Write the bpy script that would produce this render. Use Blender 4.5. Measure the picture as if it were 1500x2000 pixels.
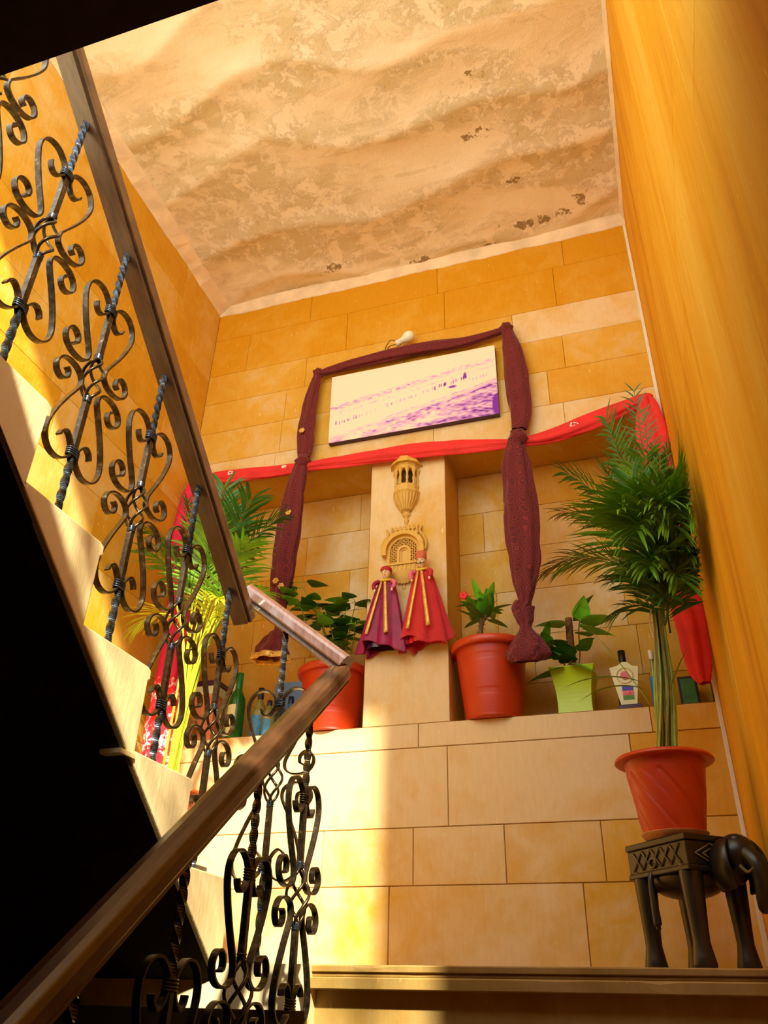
import bpy, math, random
from math import sin, cos, pi, radians as RAD
from mathutils import Vector as V, Matrix, noise
for o in list(bpy.data.objects): bpy.data.objects.remove(o)
SC = bpy.context.scene; COL = SC.collection
random.seed(7)

# ---------------------------------------------------------------- camera
cd = bpy.data.cameras.new('camera'); cam = bpy.data.objects.new('camera', cd); COL.objects.link(cam)
yaw, pitch, roll = 0.32344, 0.55297, 0.02645
f_ = V((-sin(yaw)*cos(pitch), cos(yaw)*cos(pitch), sin(pitch)))
r_ = f_.cross(V((0, 0, 1))).normalized(); u_ = r_.cross(f_)
r2 = r_*cos(roll)+u_*sin(roll); u2 = -r_*sin(roll)+u_*cos(roll)
M = Matrix((r2, u2, -f_)).transposed().to_4x4(); M.translation = V((2.10547, -3.08078, -0.105))
cam.matrix_world = M
cd.sensor_fit = 'HORIZONTAL'; cd.sensor_width = 36; cd.lens = 1596.117/1500*36; cd.clip_start = 0.02
SC.camera = cam

# ---------------------------------------------------------------- light
SUN_DIR = V((-0.5, 1.0, -0.98))
sd = bpy.data.lights.new('sun', 'SUN'); sd.energy = 9.3; sd.angle = RAD(1.8); sd.color = (1.0, 0.92, 0.62)
so = bpy.data.objects.new('sun', sd); COL.objects.link(so); so.rotation_euler = SUN_DIR.to_track_quat('-Z', 'Y').to_euler()
w = bpy.data.worlds.new('sky'); SC.world = w; w.use_nodes = True
nt = w.node_tree; nt.nodes.clear()
wo = nt.nodes.new('ShaderNodeOutputWorld'); bg = nt.nodes.new('ShaderNodeBackground')
bg.inputs[0].default_value = (0.90, 0.95, 0.92, 1); bg.inputs[1].default_value = 2.6
nt.links.new(bg.outputs[0], wo.inputs[0])
SC.view_settings.view_transform = 'Standard'; SC.view_settings.look = 'None'
SC.view_settings.gamma = 1; SC.view_settings.use_curve_mapping = False; SC.view_settings.exposure = 0.5
SC.cycles.max_bounces = 10; SC.cycles.diffuse_bounces = 6; SC.cycles.use_denoising = True
SC.cycles.sample_clamp_indirect = 6.0

# ---------------------------------------------------------------- helpers
def srgb(r, g, b):
    def c(v):
        v /= 255.0
        return v/12.92 if v <= 0.04045 else ((v+0.055)/1.055)**2.4
    return (c(r), c(g), c(b), 1)
MATS = {}
class NT:
    def __init__(s, name):
        s.m = bpy.data.materials.new(name); s.m.use_nodes = True; s.t = s.m.node_tree
        s.b = s.t.nodes['Principled BSDF']; MATS[name] = s.m
    def n(s, typ, **kw):
        x = s.t.nodes.new('ShaderNode'+typ)
        for k, v in kw.items():
            if hasattr(x, k): setattr(x, k, v)
            else: x.inputs[k.replace('_', ' ')].default_value = v
        return x
    def l(s, a, b): s.t.links.new(a, b)
    def ramp(s, fac, stops):
        r = s.n('ValToRGB'); e = r.color_ramp.elements
        while len(e) < len(stops): e.new(0.5)
        for i, (p, c) in enumerate(stops):
            e[i].position = p; e[i].color = c if len(c) == 4 else (*c, 1)
        s.l(fac, r.inputs[0]); return r.outputs[0]
    def mix(s, fac, a, b, mode='MIX'):
        x = s.n('MixRGB', blend_type=mode)
        for i, v in enumerate((fac, a, b)):
            if hasattr(v, 'links'): s.l(v, x.inputs[i])
            else: x.inputs[i].default_value = v
        return x.outputs[0]
    def math(s, op, a, b=0.0, c=None):
        x = s.n('Math', operation=op)
        for i, v in enumerate((a, b) if c is None else (a, b, c)):
            if hasattr(v, 'links'): s.l(v, x.inputs[i])
            else: x.inputs[i].default_value = v
        return x.outputs[0]
    def coord(s, scale=(1, 1, 1), loc=(0, 0, 0)):
        g = s.n('NewGeometry') if False else s.n('TexCoord')
        mp = s.n('Mapping'); mp.inputs['Scale'].default_value = scale; mp.inputs['Location'].default_value = loc
        s.l(g.outputs['Object'], mp.inputs[0]); return mp.outputs[0]
    def noise(s, vec, scale, detail=4, rough=0.55, dist=0.0):
        x = s.n('TexNoise'); x.inputs['Scale'].default_value = scale; x.inputs['Detail'].default_value = detail
        x.inputs['Roughness'].default_value = rough; x.inputs['Distortion'].default_value = dist
        s.l(vec, x.inputs['Vector']); return x.outputs[0]
    def bump(s, h, strength=0.3, dist=0.01):
        x = s.n('Bump'); x.inputs['Strength'].default_value = strength; x.inputs['Distance'].default_value = dist
        s.l(h, x.inputs['Height']); s.l(x.outputs[0], s.b.inputs['Normal'])
    def col(s, c): 
        if hasattr(c, 'links'): s.l(c, s.b.inputs['Base Color'])
        else: s.b.inputs['Base Color'].default_value = c
    def rough(s, r): s.b.inputs['Roughness'].default_value = r

def plain(name, c, rough=0.5, metal=0.0, var=0.15, vscale=30, bump=0.0, spec=None, trans=0.0, sub=0.0, emit=None):
    t = NT(name); co = t.coord()
    n = t.noise(co, vscale, 3)
    d = tuple(max(0, x*(1-var)) for x in c[:3])+(1,); h = tuple(min(1, x*(1+var)) for x in c[:3])+(1,)
    t.col(t.ramp(n, [(0.3, d), (0.7, h)])); t.rough(rough); t.b.inputs['Metallic'].default_value = metal
    if trans: t.b.inputs['Transmission Weight'].default_value = trans
    if spec is not None: t.b.inputs['Specular IOR Level'].default_value = spec
    if bump: t.bump(n, bump, 0.004)
    return t.m

def stone(name, cream, amber, deep, tone_bias=0.0, streak=(1, 1, 1), grain=0.25):
    t = NT(name)
    at = t.n('Attribute', attribute_name='tone')
    co = t.coord(streak)
    big = t.noise(co, 1.6, 5, 0.6, 0.4); mid = t.noise(co, 7, 6, 0.65, 0.6)
    co2 = t.coord((streak[0]*3, streak[1]*3, streak[2]*0.6)); fine = t.noise(co2, 22, 4, 0.6)
    f = t.math('MULTIPLY_ADD', big, 1.5, -0.75)
    f = t.math('ADD', f, at.outputs['Fac'])
    f = t.math('ADD', f, t.math('MULTIPLY_ADD', mid, 1.0, -0.5))
    f = t.math('ADD', f, tone_bias)
    c = t.ramp(f, [(0.05, cream), (0.55, amber), (1.0, deep)])
    st = t.ramp(fine, [(0.35, (1, 1, 1)), (0.75, (0.86, 0.84, 0.78))])
    c = t.mix(grain*2, c, st, 'MULTIPLY')
    sp = t.noise(t.coord((1, 1, .28)), 70, 2); spk = t.ramp(sp, [(0.70, (0, 0, 0)), (0.76, (1, 1, 1))])
    c = t.mix(t.math('MULTIPLY', spk, 0.5), c, tuple(min(1, x*1.35) for x in cream[:3])+(1,))
    t.col(c); t.rough(0.72); t.b.inputs['Specular IOR Level'].default_value = 0.3
    t.bump(t.math('ADD', mid, fine), 0.25, 0.006)
    return t.m
stone('sandstone', srgb(230, 206, 160), srgb(220, 172, 66), srgb(212, 150, 6))
stone('sandstone_left', srgb(232, 202, 130), srgb(220, 168, 44), srgb(208, 148, 6))
stone('sandstone_right', srgb(238, 194, 70), srgb(230, 168, 2), srgb(200, 134, 0), streak=(1, 2.2, 0.22), grain=0.3)
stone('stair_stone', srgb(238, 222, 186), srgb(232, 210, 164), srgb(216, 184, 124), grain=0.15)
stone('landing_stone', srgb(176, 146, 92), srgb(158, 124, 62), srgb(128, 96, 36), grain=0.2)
stone('carved_stone', srgb(228, 194, 116), srgb(222, 180, 84), srgb(208, 158, 50), grain=0.15)
plain('mortar', srgb(176, 134, 66), 0.9)
plain('mortar_and_shade_dark', srgb(70, 48, 20), 0.95)
plain('shade_dark_plaster', srgb(62, 48, 22), 0.95, spec=0.05)  # near-black base colour stands in for shade on unlit faces
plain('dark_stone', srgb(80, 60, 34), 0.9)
plain('plaster_trim', srgb(234, 214, 184), 0.85, vscale=8, bump=0.2)
plain('white_plastic', srgb(228, 222, 205), 0.45, var=0.05)
plain('wood_dark', srgb(74, 48, 34), 0.42, vscale=14)
plain('white_glass', srgb(245, 240, 228), 0.25, var=0.02)
plain('terracotta', srgb(188, 54, 12), 0.42, var=0.07, vscale=10)
plain('terracotta_rim', srgb(196, 64, 24), 0.36, var=0.05, vscale=10)
plain('saucer', srgb(222, 160, 105), 0.45)
plain('soil', srgb(60, 42, 26), 0.95, var=0.4, vscale=80)
plain('lime_plastic', srgb(184, 214, 0), 0.3, var=0.03)
plain('leaf', srgb(96, 172, 44), 0.4, var=0.35, vscale=18)
plain('leaf_bright', srgb(140, 216, 50), 0.4, var=0.25, vscale=18)
plain('leaf_dark', srgb(60, 116, 34), 0.42, var=0.35, vscale=18)
plain('palm_leaf', srgb(112, 160, 34), 0.45, var=0.35, vscale=14)
plain('palm_leaf_dry', srgb(120, 104, 40), 0.6, var=0.35, vscale=14)
plain('palm_stem', srgb(146, 164, 48), 0.45, var=0.3, vscale=20)
plain('palm_stem_bright', srgb(196, 214, 40), 0.45, var=0.2, vscale=20)
plain('stem_brown', srgb(120, 90, 50), 0.8, var=0.3)
plain('moss_pole', srgb(120, 74, 34), 0.95, var=0.5, vscale=90, bump=0.8)
plain('flower_red', srgb(220, 30, 24), 0.5)
plain('twine', srgb(226, 206, 170), 0.8)
plain('gold_trim', srgb(226, 182, 84), 0.35, metal=0.25, var=0.25, vscale=70)
plain('magenta_satin', srgb(146, 0, 74), 0.55, var=0.25, vscale=20)
plain('red_satin', srgb(200, 8, 18), 0.6, var=0.15, vscale=20)
plain('face_paint', srgb(240, 212, 160), 0.5, var=0.04)
plain('black_paint', srgb(24, 18, 16), 0.5)
plain('white_paint', srgb(245, 240, 230), 0.5, var=0.02)
plain('turban', srgb(206, 110, 70), 0.8, var=0.25, vscale=90)
plain('turban_red', srgb(190, 40, 40), 0.7, var=0.25, vscale=90)
plain('flower_yellow', srgb(240, 205, 60), 0.7, var=0.2, vscale=90)
plain('pink_cuff', srgb(220, 110, 140), 0.7, var=0.3, vscale=90)
plain('ebony', srgb(36, 28, 18), 0.33, var=0.35, vscale=14)
plain('ebony_light', srgb(116, 96, 48), 0.42, var=0.35, vscale=30)
plain('glass_green', srgb(30, 130, 50), 0.08, var=0.1, trans=0.45)
plain('glass_clear', srgb(190, 200, 120), 0.08, var=0.1, trans=0.6)
plain('glass_dark', srgb(20, 26, 24), 0.1, var=0.1)
plain('glass_blue', srgb(60, 130, 190), 0.1, var=0.1, trans=0.3)
plain('foil_green', srgb(12, 128, 62), 0.35)
plain('cap_blue', srgb(20, 38, 84), 0.35)
plain('label_cream', srgb(230, 236, 190), 0.6, var=0.04)
plain('label_blue', srgb(70, 150, 215), 0.5, var=0.3, vscale=60)
plain('card_blue', srgb(120, 160, 225), 0.5, var=0.12, vscale=10)
plain('card_pink', srgb(206, 190, 190), 0.5)
plain('plum', srgb(66, 22, 58), 0.35)
plain('sky_print', srgb(60, 70, 190), 0.5)
plain('pink_print', srgb(225, 110, 130), 0.5)
plain('green_print', srgb(80, 150, 30), 0.5)
plain('orange_box', srgb(232, 150, 90), 0.6)
plain('basket_cane', srgb(150, 110, 60), 0.8, var=0.4, vscale=120, bump=0.7)
plain('grey_cloth', srgb(110, 130, 120), 0.8)

# wrought iron: dark lacquer with pale worn bronze glints
t = NT('iron'); n = t.noise(t.coord(), 60, 5, 0.7)
t.col(t.ramp(n, [(0.35, srgb(40, 30, 22)), (0.6, srgb(78, 66, 50)), (0.75, srgb(150, 142, 124))]))
t.b.inputs['Metallic'].default_value = 0.7; t.rough(0.3); t.bump(n, 0.25, 0.001)
t = NT('iron_blue'); n = t.noise(t.coord(), 90, 5, 0.7)
t.col(t.ramp(n, [(0.35, srgb(36, 34, 36)), (0.6, srgb(78, 90, 112)), (0.75, srgb(150, 180, 220))]))
t.b.inputs['Metallic'].default_value = 0.8; t.rough(0.3)
# handrail lacquer
t = NT('handrail_wood'); n = t.noise(t.coord((6, 1.2, 1.2)), 16, 4, 0.6)
t.col(t.ramp(n, [(0.3, srgb(58, 36, 22)), (0.7, srgb(88, 58, 38))])); t.rough(0.34)
t.b.inputs['Coat Weight'].default_value = 0.4; t.b.inputs['Coat Roughness'].default_value = 0.2
# ceiling plaster
t = NT('ceiling_plaster')
co = t.coord((0.5, 1.5, 1)); a = t.noise(co, 2.2, 6, 0.65, 0.8); b = t.noise(t.coord(), 10, 8, 0.75, 0.3)
d = t.noise(t.coord(), 34, 4, 0.7)
m = t.math('MULTIPLY', t.ramp(a, [(0.40, (0, 0, 0)), (0.56, (1, 1, 1))]), t.ramp(b, [(0.46, (0, 0, 0)), (0.53, (1, 1, 1))]))
c = t.mix(t.math('MULTIPLY', m, 0.62), srgb(238, 226, 206), srgb(196, 180, 136))
c = t.mix(t.math('MULTIPLY', t.ramp(d, [(0.6, (0, 0, 0)), (0.7, (1, 1, 1))]), m), c, srgb(190, 168, 120))
# peeled brown patches at fixed places (x, y, rx, ry)
tc = t.n('TexCoord'); sx = t.n('SeparateXYZ'); t.l(tc.outputs['Object'], sx.inputs[0])
edge = t.noise(t.coord(), 16, 5, 0.75)
for (px, py, rx, ry) in PATCHES if 'PATCHES' in globals() else [(1.73, -0.69, .10, .04), (2.17, -0.18, .06, .05), (1.93, -0.12, .24, .035), (1.86, -0.38, .09, .03), (1.64, -0.03, .05, .02), (1.85, -0.72, .03, .02), (.78, -0.12, .08, .035), (1.28, -.04, .12, .03), (1.74, -1.0, .04, .02)]:
    ex = t.math('POWER', t.math('DIVIDE', t.math('SUBTRACT', sx.outputs[0], px), rx), 2)
    ey = t.math('POWER', t.math('DIVIDE', t.math('SUBTRACT', sx.outputs[1], py), ry), 2)
    r = t.math('ADD', t.math('ADD', ex, ey), t.math('MULTIPLY_ADD', edge, 7.0, -2.9))
    k = t.ramp(r, [(0.70, (1, 1, 1)), (0.86, (0, 0, 0))])
    c = t.mix(t.math('MULTIPLY', k, 0.85), c, srgb(134, 104, 40))
t.col(c); t.rough(0.9); t.bump(t.math('ADD', b, t.math('MULTIPLY', m, 0.4)), 0.5, 0.010)

# patterned cloths
def ring_cloth(name, base, line, freq, vs, amt=1.0):
    t = NT(name); v = t.n('TexVoronoi'); v.inputs['Scale'].default_value = vs; v.inputs['Randomness'].default_value = 0.35
    t.l(t.coord((1, 0.4, 1)), v.inputs['Vector'])
    s = t.math('SINE', t.math('MULTIPLY', v.outputs['Distance'], freq))
    c = t.ramp(s, [(0.35, base), (0.75, line)])
    n = t.noise(t.coord(), 12, 3); c = t.mix(0.35, c, t.ramp(n, [(0.3, (0.6, 0.6, 0.6)), (0.7, (1, 1, 1))]), 'MULTIPLY')
    t.col(c); t.rough(0.85); t.b.inputs['Sheen Weight'].default_value = 0.2; return t.m
ring_cloth('maroon_cloth', srgb(92, 12, 22), srgb(132, 30, 32), 48, 21)
t = NT('handrail_gloss'); n = t.noise(t.coord((6, 1.2, 1.2)), 16, 4, 0.6)
t.col(t.ramp(n, [(0.3, srgb(84, 56, 48)), (0.7, srgb(112, 80, 74))])); t.rough(0.16)
t.b.inputs['Coat Weight'].default_value = 1.0; t.b.inputs['Coat Roughness'].default_value = 0.08
ring_cloth('red_dotted', srgb(196, 4, 16), srgb(216, 60, 60), 30, 75)
plain('red_cloth', srgb(226, 44, 42), 0.75, var=0.12, vscale=10)
t = NT('printed_cloth'); n = t.noise(t.coord(), 34, 3, 0.6)
t.col(t.ramp(n, [(0.54, srgb(222, 24, 44)), (0.60, srgb(236, 176, 190))])); t.rough(0.8)
plain('pink_cloth', srgb(222, 20, 72), 0.75, var=0.12, vscale=10)
t = NT('painted_canvas'); at = t.n('Attribute', attribute_name='paint'); t.col(at.outputs['Color']); t.rough(0.75)

class MB:
    def __init__(s): s.v = []; s.f = []; s.sm = []; s.mi = []; s.tone = []; s.cur = 0.5
    def add(s, vs, fs, smooth=False, mi=0):
        o = len(s.v); s.v += [tuple(x) for x in vs]; s.tone += [s.cur]*len(vs)
        for f in fs: s.f.append(tuple(i+o for i in f)); s.sm.append(smooth); s.mi.append(mi)
    def box(s, x0, x1, y0, y1, z0, z1, mi=0, M=None):
        vs = [V((x, y, z)) for z in (z0, z1) for y in (y0, y1) for x in (x0, x1)]
        if M is not None: vs = [M @ v for v in vs]
        s.add(vs, [(0, 2, 3, 1), (4, 5, 7, 6), (0, 1, 5, 4), (2, 6, 7, 3), (0, 4, 6, 2), (1, 3, 7, 5)], mi=mi)
    def sweep(s, pts, sec, up=None, smooth=True, closed=True, caps=True, scale=None, twist=None, mi=0):
        """sweep a 2D section (list of (a,b)) along pts; a along side, b along normal"""
        pts = [V(p) for p in pts]; n = len(pts); k = len(sec); vs = []; prev = None
        for i, p in enumerate(pts):
            T = (pts[min(i+1, n-1)]-pts[max(i-1, 0)]).normalized()
            if up is not None:
                S = T.cross(V(up)); S = S.normalized() if S.length > 1e-6 else (prev or V((1, 0, 0)))
            else:
                if prev is None: prev = V((0, 0, 1)) if abs(T.z) < 0.9 else V((1, 0, 0)); prev = T.cross(prev).normalized()
                S = (prev-T*prev.dot(T)).normalized()
            prev = S; N = S.cross(T)
            sc = scale(i/(n-1)) if scale else 1.0; tw = twist(i/(n-1)) if twist else 0.0
            for (a, b) in sec:
                a2 = a*cos(tw)-b*sin(tw); b2 = a*sin(tw)+b*cos(tw)
                vs.append(p+S*a2*sc+N*b2*sc)
        fs = []
        for i in range(n-1):
            for j in range(k if closed else k-1):
                fs.append((i*k+j, i*k+(j+1) % k, (i+1)*k+(j+1) % k, (i+1)*k+j))
        if caps and closed: fs.append(tuple(range(k-1, -1, -1))); fs.append(tuple((n-1)*k+j for j in range(k)))
        s.add(vs, fs, smooth, mi)
    def tube(s, pts, r, seg=8, scale=None, mi=0):
        s.sweep(pts, [(r*cos(2*pi*j/seg), r*sin(2*pi*j/seg)) for j in range(seg)], scale=scale, mi=mi)
    def lathe(s, prof, c=(0, 0, 0), seg=32, a0=0.0, a1=2*pi, M=None, smooth=True, rad=None, mi=0):
        full = abs(a1-a0-2*pi) < 1e-6; m = seg if full else seg+1; vs = []
        for (r, z) in prof:
            for j in range(m):
                a = a0+(a1-a0)*j/seg; rr = r*(rad(a, z) if rad else 1)
                p = V((c[0]+rr*cos(a), c[1]+rr*sin(a), c[2]+z)); vs.append(M @ p if M is not None else p)
        fs = []
        for i in range(len(prof)-1):
            for j in range(seg):
                j2 = (j+1) % m
                fs.append((i*m+j, i*m+j2, (i+1)*m+j2, (i+1)*m+j))
        s.add(vs, fs, smooth, mi)
    def ell(s, c, r, seg=14, rings=8, M=None, mi=0):
        pr = [(max(1e-4, sin(pi*i/rings)), -cos(pi*i/rings)) for i in range(rings+1)]; vs = []
        for (q, z) in pr:
            for j in range(seg):
                a = 2*pi*j/seg; p = V((q*cos(a)*r[0], q*sin(a)*r[1], z*r[2]))
                if M is not None: p = M @ p
                vs.append(V(c)+p)
        fs = [(i*seg+j, i*seg+(j+1) % seg, (i+1)*seg+(j+1) % seg, (i+1)*seg+j) for i in range(rings) for j in range(seg)]
        s.add(vs, fs, True, mi)
    def build(s, name, mat, parent=None, mats=None, bevel=0, solid=0, auto=False):
        me = bpy.data.meshes.new(name); me.from_pydata(s.v, [], s.f)
        me.polygons.foreach_set('use_smooth', s.sm)
        for m in (mats or [mat]): me.materials.append(MATS[m])
        me.polygons.foreach_set('material_index', s.mi)
        a = me.attributes.new('tone', 'FLOAT', 'POINT'); a.data.foreach_set('value', s.tone)
        me.update(); o = bpy.data.objects.new(name, me); COL.objects.link(o)
        if parent is not None: o.parent = parent
        if bevel:
            b = o.modifiers.new('bevel', 'BEVEL'); b.width = bevel; b.segments = 2; b.limit_method = 'ANGLE'; b.harden_normals = False
        if solid:
            b = o.modifiers.new('thick', 'SOLIDIFY'); b.thickness = solid; b.offset = 0
        return o
def tag(o, label, cat, group=None, kind=None):
    o['label'] = label; o['category'] = cat
    if group: o['group'] = group
    if kind: o['kind'] = kind
    return o
def struct(o): o['kind'] = 'structure'; return o
def thing(name, loc, label, cat, group=None, rz=0):
    o = bpy.data.objects.new(name, None); COL.objects.link(o); o.location = loc; o.rotation_euler = (0, 0, rz); o.empty_display_size = .05
    return tag(o, label, cat, group)
def catmull(pts, n=8):
    pts = [V(p) for p in pts]; out = []
    for i in range(len(pts)-1):
        p0 = pts[max(i-1, 0)]; p1 = pts[i]; p2 = pts[i+1]; p3 = pts[min(i+2, len(pts)-1)]
        for k in range(n):
            t = k/n; out.append(0.5*((2*p1)+(p2-p0)*t+(2*p0-5*p1+4*p2-p3)*t*t+(3*p1-p0-3*p2+p3)*t**3))
    out.append(pts[-1]); return out

# ---------------------------------------------------------------- setting
W = 2.365; H = 3.5; ND = 0.26     # room width, height above landing, niche depth
ZN = 2.2; ZL = 0.887               # niche top, ledge top
def block(mb, u0, u1, v0, v1, tone, P, g=0.0013, ch=0.0018):
    """one dressed stone face; P(u,v,d) maps to world, d = depth behind the face"""
    mb.cur = tone
    a = [P(u0+g, v0+g, ch*1.6), P(u1-g, v0+g, ch*1.6), P(u1-g, v1-g, ch*1.6), P(u0+g, v1-g, ch*1.6)]
    b = [P(u0+g+ch, v0+g+ch, 0), P(u1-g-ch, v0+g+ch, 0), P(u1-g-ch, v1-g-ch, 0), P(u0+g+ch, v1-g-ch, 0)]
    c = [P(u0+g, v0+g, .012), P(u1-g, v0+g, .012), P(u1-g, v1-g, .012), P(u0+g, v1-g, .012)]
    mb.add(c+a+b, [(0, 1, 5, 4), (1, 2, 6, 5), (2, 3, 7, 6), (3, 0, 4, 7), (4, 5, 9, 8), (5, 6, 10, 9), (6, 7, 11, 10), (7, 4, 8, 11), (8, 9, 10, 11)])
def courses(mb, u0, u1, v0, v1, h, P, t0, t1, rnd, lmin=.35, lmax=.75, g=.0006):
    n = max(1, round((v1-v0)/h)); hh = (v1-v0)/n
    for i in range(n):
        u = u0; first = True
        while u < u1-1e-4:
            L = rnd.uniform(lmin, lmax)*(rnd.uniform(.3, 1) if first else 1); first = False
            e = min(u+L, u1)
            if u1-e < .12: e = u1
            block(mb, u, e, v0+i*hh, v0+(i+1)*hh, rnd.uniform(t0, t1), P, g=g, ch=.0014); u = e
rnd = random.Random(3)
PF = lambda y: (lambda u, v, d: V((u, y+d, v)))
def wall_piece(mb, *backing, name='wall_back'):
    for b in backing: mb.box(*b, mi=1)
    return struct(mb.build(name, 'sandstone', mats=['sandstone', 'mortar']))
mb = MB()
# lower wall, joints read from the photograph
for (v0, v1, cuts, ts) in ((-.0, .297, [0, .42, 1.13, 1.82, W], (.12, .2, .2, .36)), (.297, .4955, [0, .5, .862, 1.22, 1.56, 1.9, W], (.1, .16, .22, .18, .36, .45)),
                           (.4955, .7915, [0, .3, .72, 1.355, 2.035, W], (.1, .05, .1, .16, .66)), (.7915, ZL, [0, .55, 1.24, 2.12, W], (.12, .06, .12, .5))):
    for i in range(len(cuts)-1): block(mb, cuts[i], cuts[i+1], v0, v1, ts[i]-(.06 if ts[i] < .3 else .03), PF(0))
mb.cur = .35
for (a, b) in ((0, 1.005), (1.368, W)): mb.add([V((a, 0.001, ZL)), V((b, 0.001, ZL)), V((b, ND, ZL)), V((a, ND, ZL))], [(3, 2, 1, 0)])
wall_piece(mb, (-.2, W+.2, .008, .6, -.4, ZL-.003))
# upper wall over the niches
mb = MB()
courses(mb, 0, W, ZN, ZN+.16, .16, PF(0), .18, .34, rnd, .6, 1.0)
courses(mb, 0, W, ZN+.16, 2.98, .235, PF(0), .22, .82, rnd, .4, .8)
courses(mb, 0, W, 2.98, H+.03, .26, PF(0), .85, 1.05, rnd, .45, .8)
mb.cur = .6
for (a, b) in ((0, 1.005), (1.368, W)): mb.add([V((a, 0.001, ZN)), V((b, 0.001, ZN)), V((b, ND, ZN)), V((a, ND, ZN))], [(0, 1, 2, 3)])
wall_piece(mb, (-.2, W+.2, .008, .6, ZN+.003, H+.3), name='wall_back_upper')
mb = MB(); courses(mb, 0, 1.005, ZL, ZN, .222, PF(ND), .25, .72, rnd, .3, .6); wall_piece(mb, (-.2, 1.2, ND+.008, .6, ZL-.003, ZN+.003), name='wall_niche')
mb = MB(); courses(mb, 1.368, W, ZL, ZN, .222, PF(ND), .3, .8, rnd, .35, .7); wall_piece(mb, (1.2, W+.2, ND+.008, .6, ZL-.003, ZN+.003), name='wall_niche')
# pillar between the niches: plain dressed stone
mb = MB(); block(mb, 1.005, 1.368, ZL, ZN, .22, PF(0), g=.0002)
mb.cur = .62
mb.add([V((1.3685, 0, ZL)), V((1.3685, ND, ZL)), V((1.3685, ND, ZN)), V((1.3685, 0, ZN))], [(0, 1, 2, 3)])
mb.add([V((1.0045, 0, ZL)), V((1.0045, ND, ZL)), V((1.0045, ND, ZN)), V((1.0045, 0, ZN))], [(3, 2, 1, 0)])
wall_piece(mb, (1.006, 1.367, .006, ND+.02, ZL-.01, ZN+.01), name='wall_pillar')
# left wall
mb = MB(); PL = lambda u, v, d: V((-d, -u, v))
courses(mb, 0, 2.6, .0, H+.03, .295, PL, .35, .8, random.Random(11), .5, .95)
mb.box(-.25, -.008, -2.6, .6, -2.1, H+.3, mi=1)
struct(mb.build('wall_left', 'sandstone_left', mats=['sandstone_left', 'mortar']))
mb = MB(); mb.box(-.25, -.008, -5.2, -2.6, -2.1, 1.26); struct(mb.build('wall_left_lower', 'shade_dark_plaster'))  # wall below coloured dark as if in deep shade
# right wall
mb = MB(); PR = lambda u, v, d: V((W+d, -u, v)); rr = random.Random(5)
u = 0
for wd in (.62, .7, .66, .62):
    v = -.1; 
    while v < H:
        e = v+rr.uniform(1.1, 1.9)
        if H-e < .5: e = H+.03
        block(mb, u, u+wd, v, e, rr.uniform(.35, .62), PR, g=.0008, ch=.001); v = e
    u += wd
mb.box(W+.008, W+.25, -2.6, .6, -2.1, H+.3, mi=1); mb.box(W+.002, W+.02, -2.6, 0, -2.1, -.1)
struct(mb.build('wall_right', 'sandstone_right', mats=['sandstone_right', 'mortar_and_shade_dark']))
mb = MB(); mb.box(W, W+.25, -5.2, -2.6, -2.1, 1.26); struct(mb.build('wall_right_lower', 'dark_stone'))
mb = MB(); mb.box(-.25, W+.25, -5.4, -5.2, -2.1, 1.26); struct(mb.build('wall_front', 'dark_stone'))  # unseen end wall, added dark to keep light off the stair underside
mb = MB(); mb.box(-.25, W+.25, -5.4, .6, -2.2, -2.1); struct(mb.build('floor_lower', 'dark_stone'))  # unseen floor, added dark so little light comes up from below
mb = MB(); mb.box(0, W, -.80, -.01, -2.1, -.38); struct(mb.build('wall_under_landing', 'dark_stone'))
# ceiling: rough plaster, humped across the depth
mb = MB(); NX, NY = 90, 110; Y0 = -2.62
def cz(x, y):
    b = .026*abs(sin(y*8.2+x*.5+.5*sin(x*2.3)+noise.noise(V((x*1.4, y*1.4, 0)))*1.6))**.6
    return H-.004+b*.9+.008*noise.noise(V((x*3, y*5, 4)))+.004*noise.noise(V((x*14, y*16, 9)))
vs = [V((W*i/NX, Y0-Y0*j/NY, cz(W*i/NX, Y0-Y0*j/NY))) for j in range(NY+1) for i in range(NX+1)]
mb.add(vs, [(j*(NX+1)+i, (j+1)*(NX+1)+i, (j+1)*(NX+1)+i+1, j*(NX+1)+i+1) for j in range(NY) for i in range(NX)], True)
mb.box(-.25, W+.25, -2.62, .6, H+.04, H+.3, mi=1); mb.box(-.25, W+.25, -2.62, -2.6, H-.02, H+.05, mi=1)
struct(mb.build('ceiling', 'ceiling_plaster', mats=['ceiling_plaster', 'plaster_trim']))
# plaster fillets round the ceiling, ragged lower edge
def fillet(name, A, B, n_in, w1, w2, seed):
    mb = MB(); N = 70; vs = []
    for i in range(N+1):
        p = V(A).lerp(V(B), i/N); q = noise.noise(V((i*.23, seed, 0)))*.012+noise.noise(V((i*.9, seed, 5)))*.006
        vs += [p+V(n_in)*.001+V((0, 0, -w1+q)), p+V(n_in)*.006+V((0, 0, -w1+q+.004)), p+V(n_in)*w2+V((0, 0, .002+q*.2)), p+V(n_in)*w2+V((0, 0, .02))]
    mb.add(vs, [(i*4+j, i*4+j+1, i*4+j+5, i*4+j+4) for i in range(N) for j in range(3)], False)
    return struct(mb.build(name, 'plaster_trim'))
fillet('trim_1', (0, 0, H), (W, 0, H), (0, -1, 0), .05, .03, 1.3)
fillet('trim_2', (0, -2.6, H), (0, 0, H), (1, 0, 0), .035, .075, 4.7)
fillet('trim_3', (W, -2.6, H), (W, 0, H), (-1, 0, 0), .02, .018, 8.1)
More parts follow.
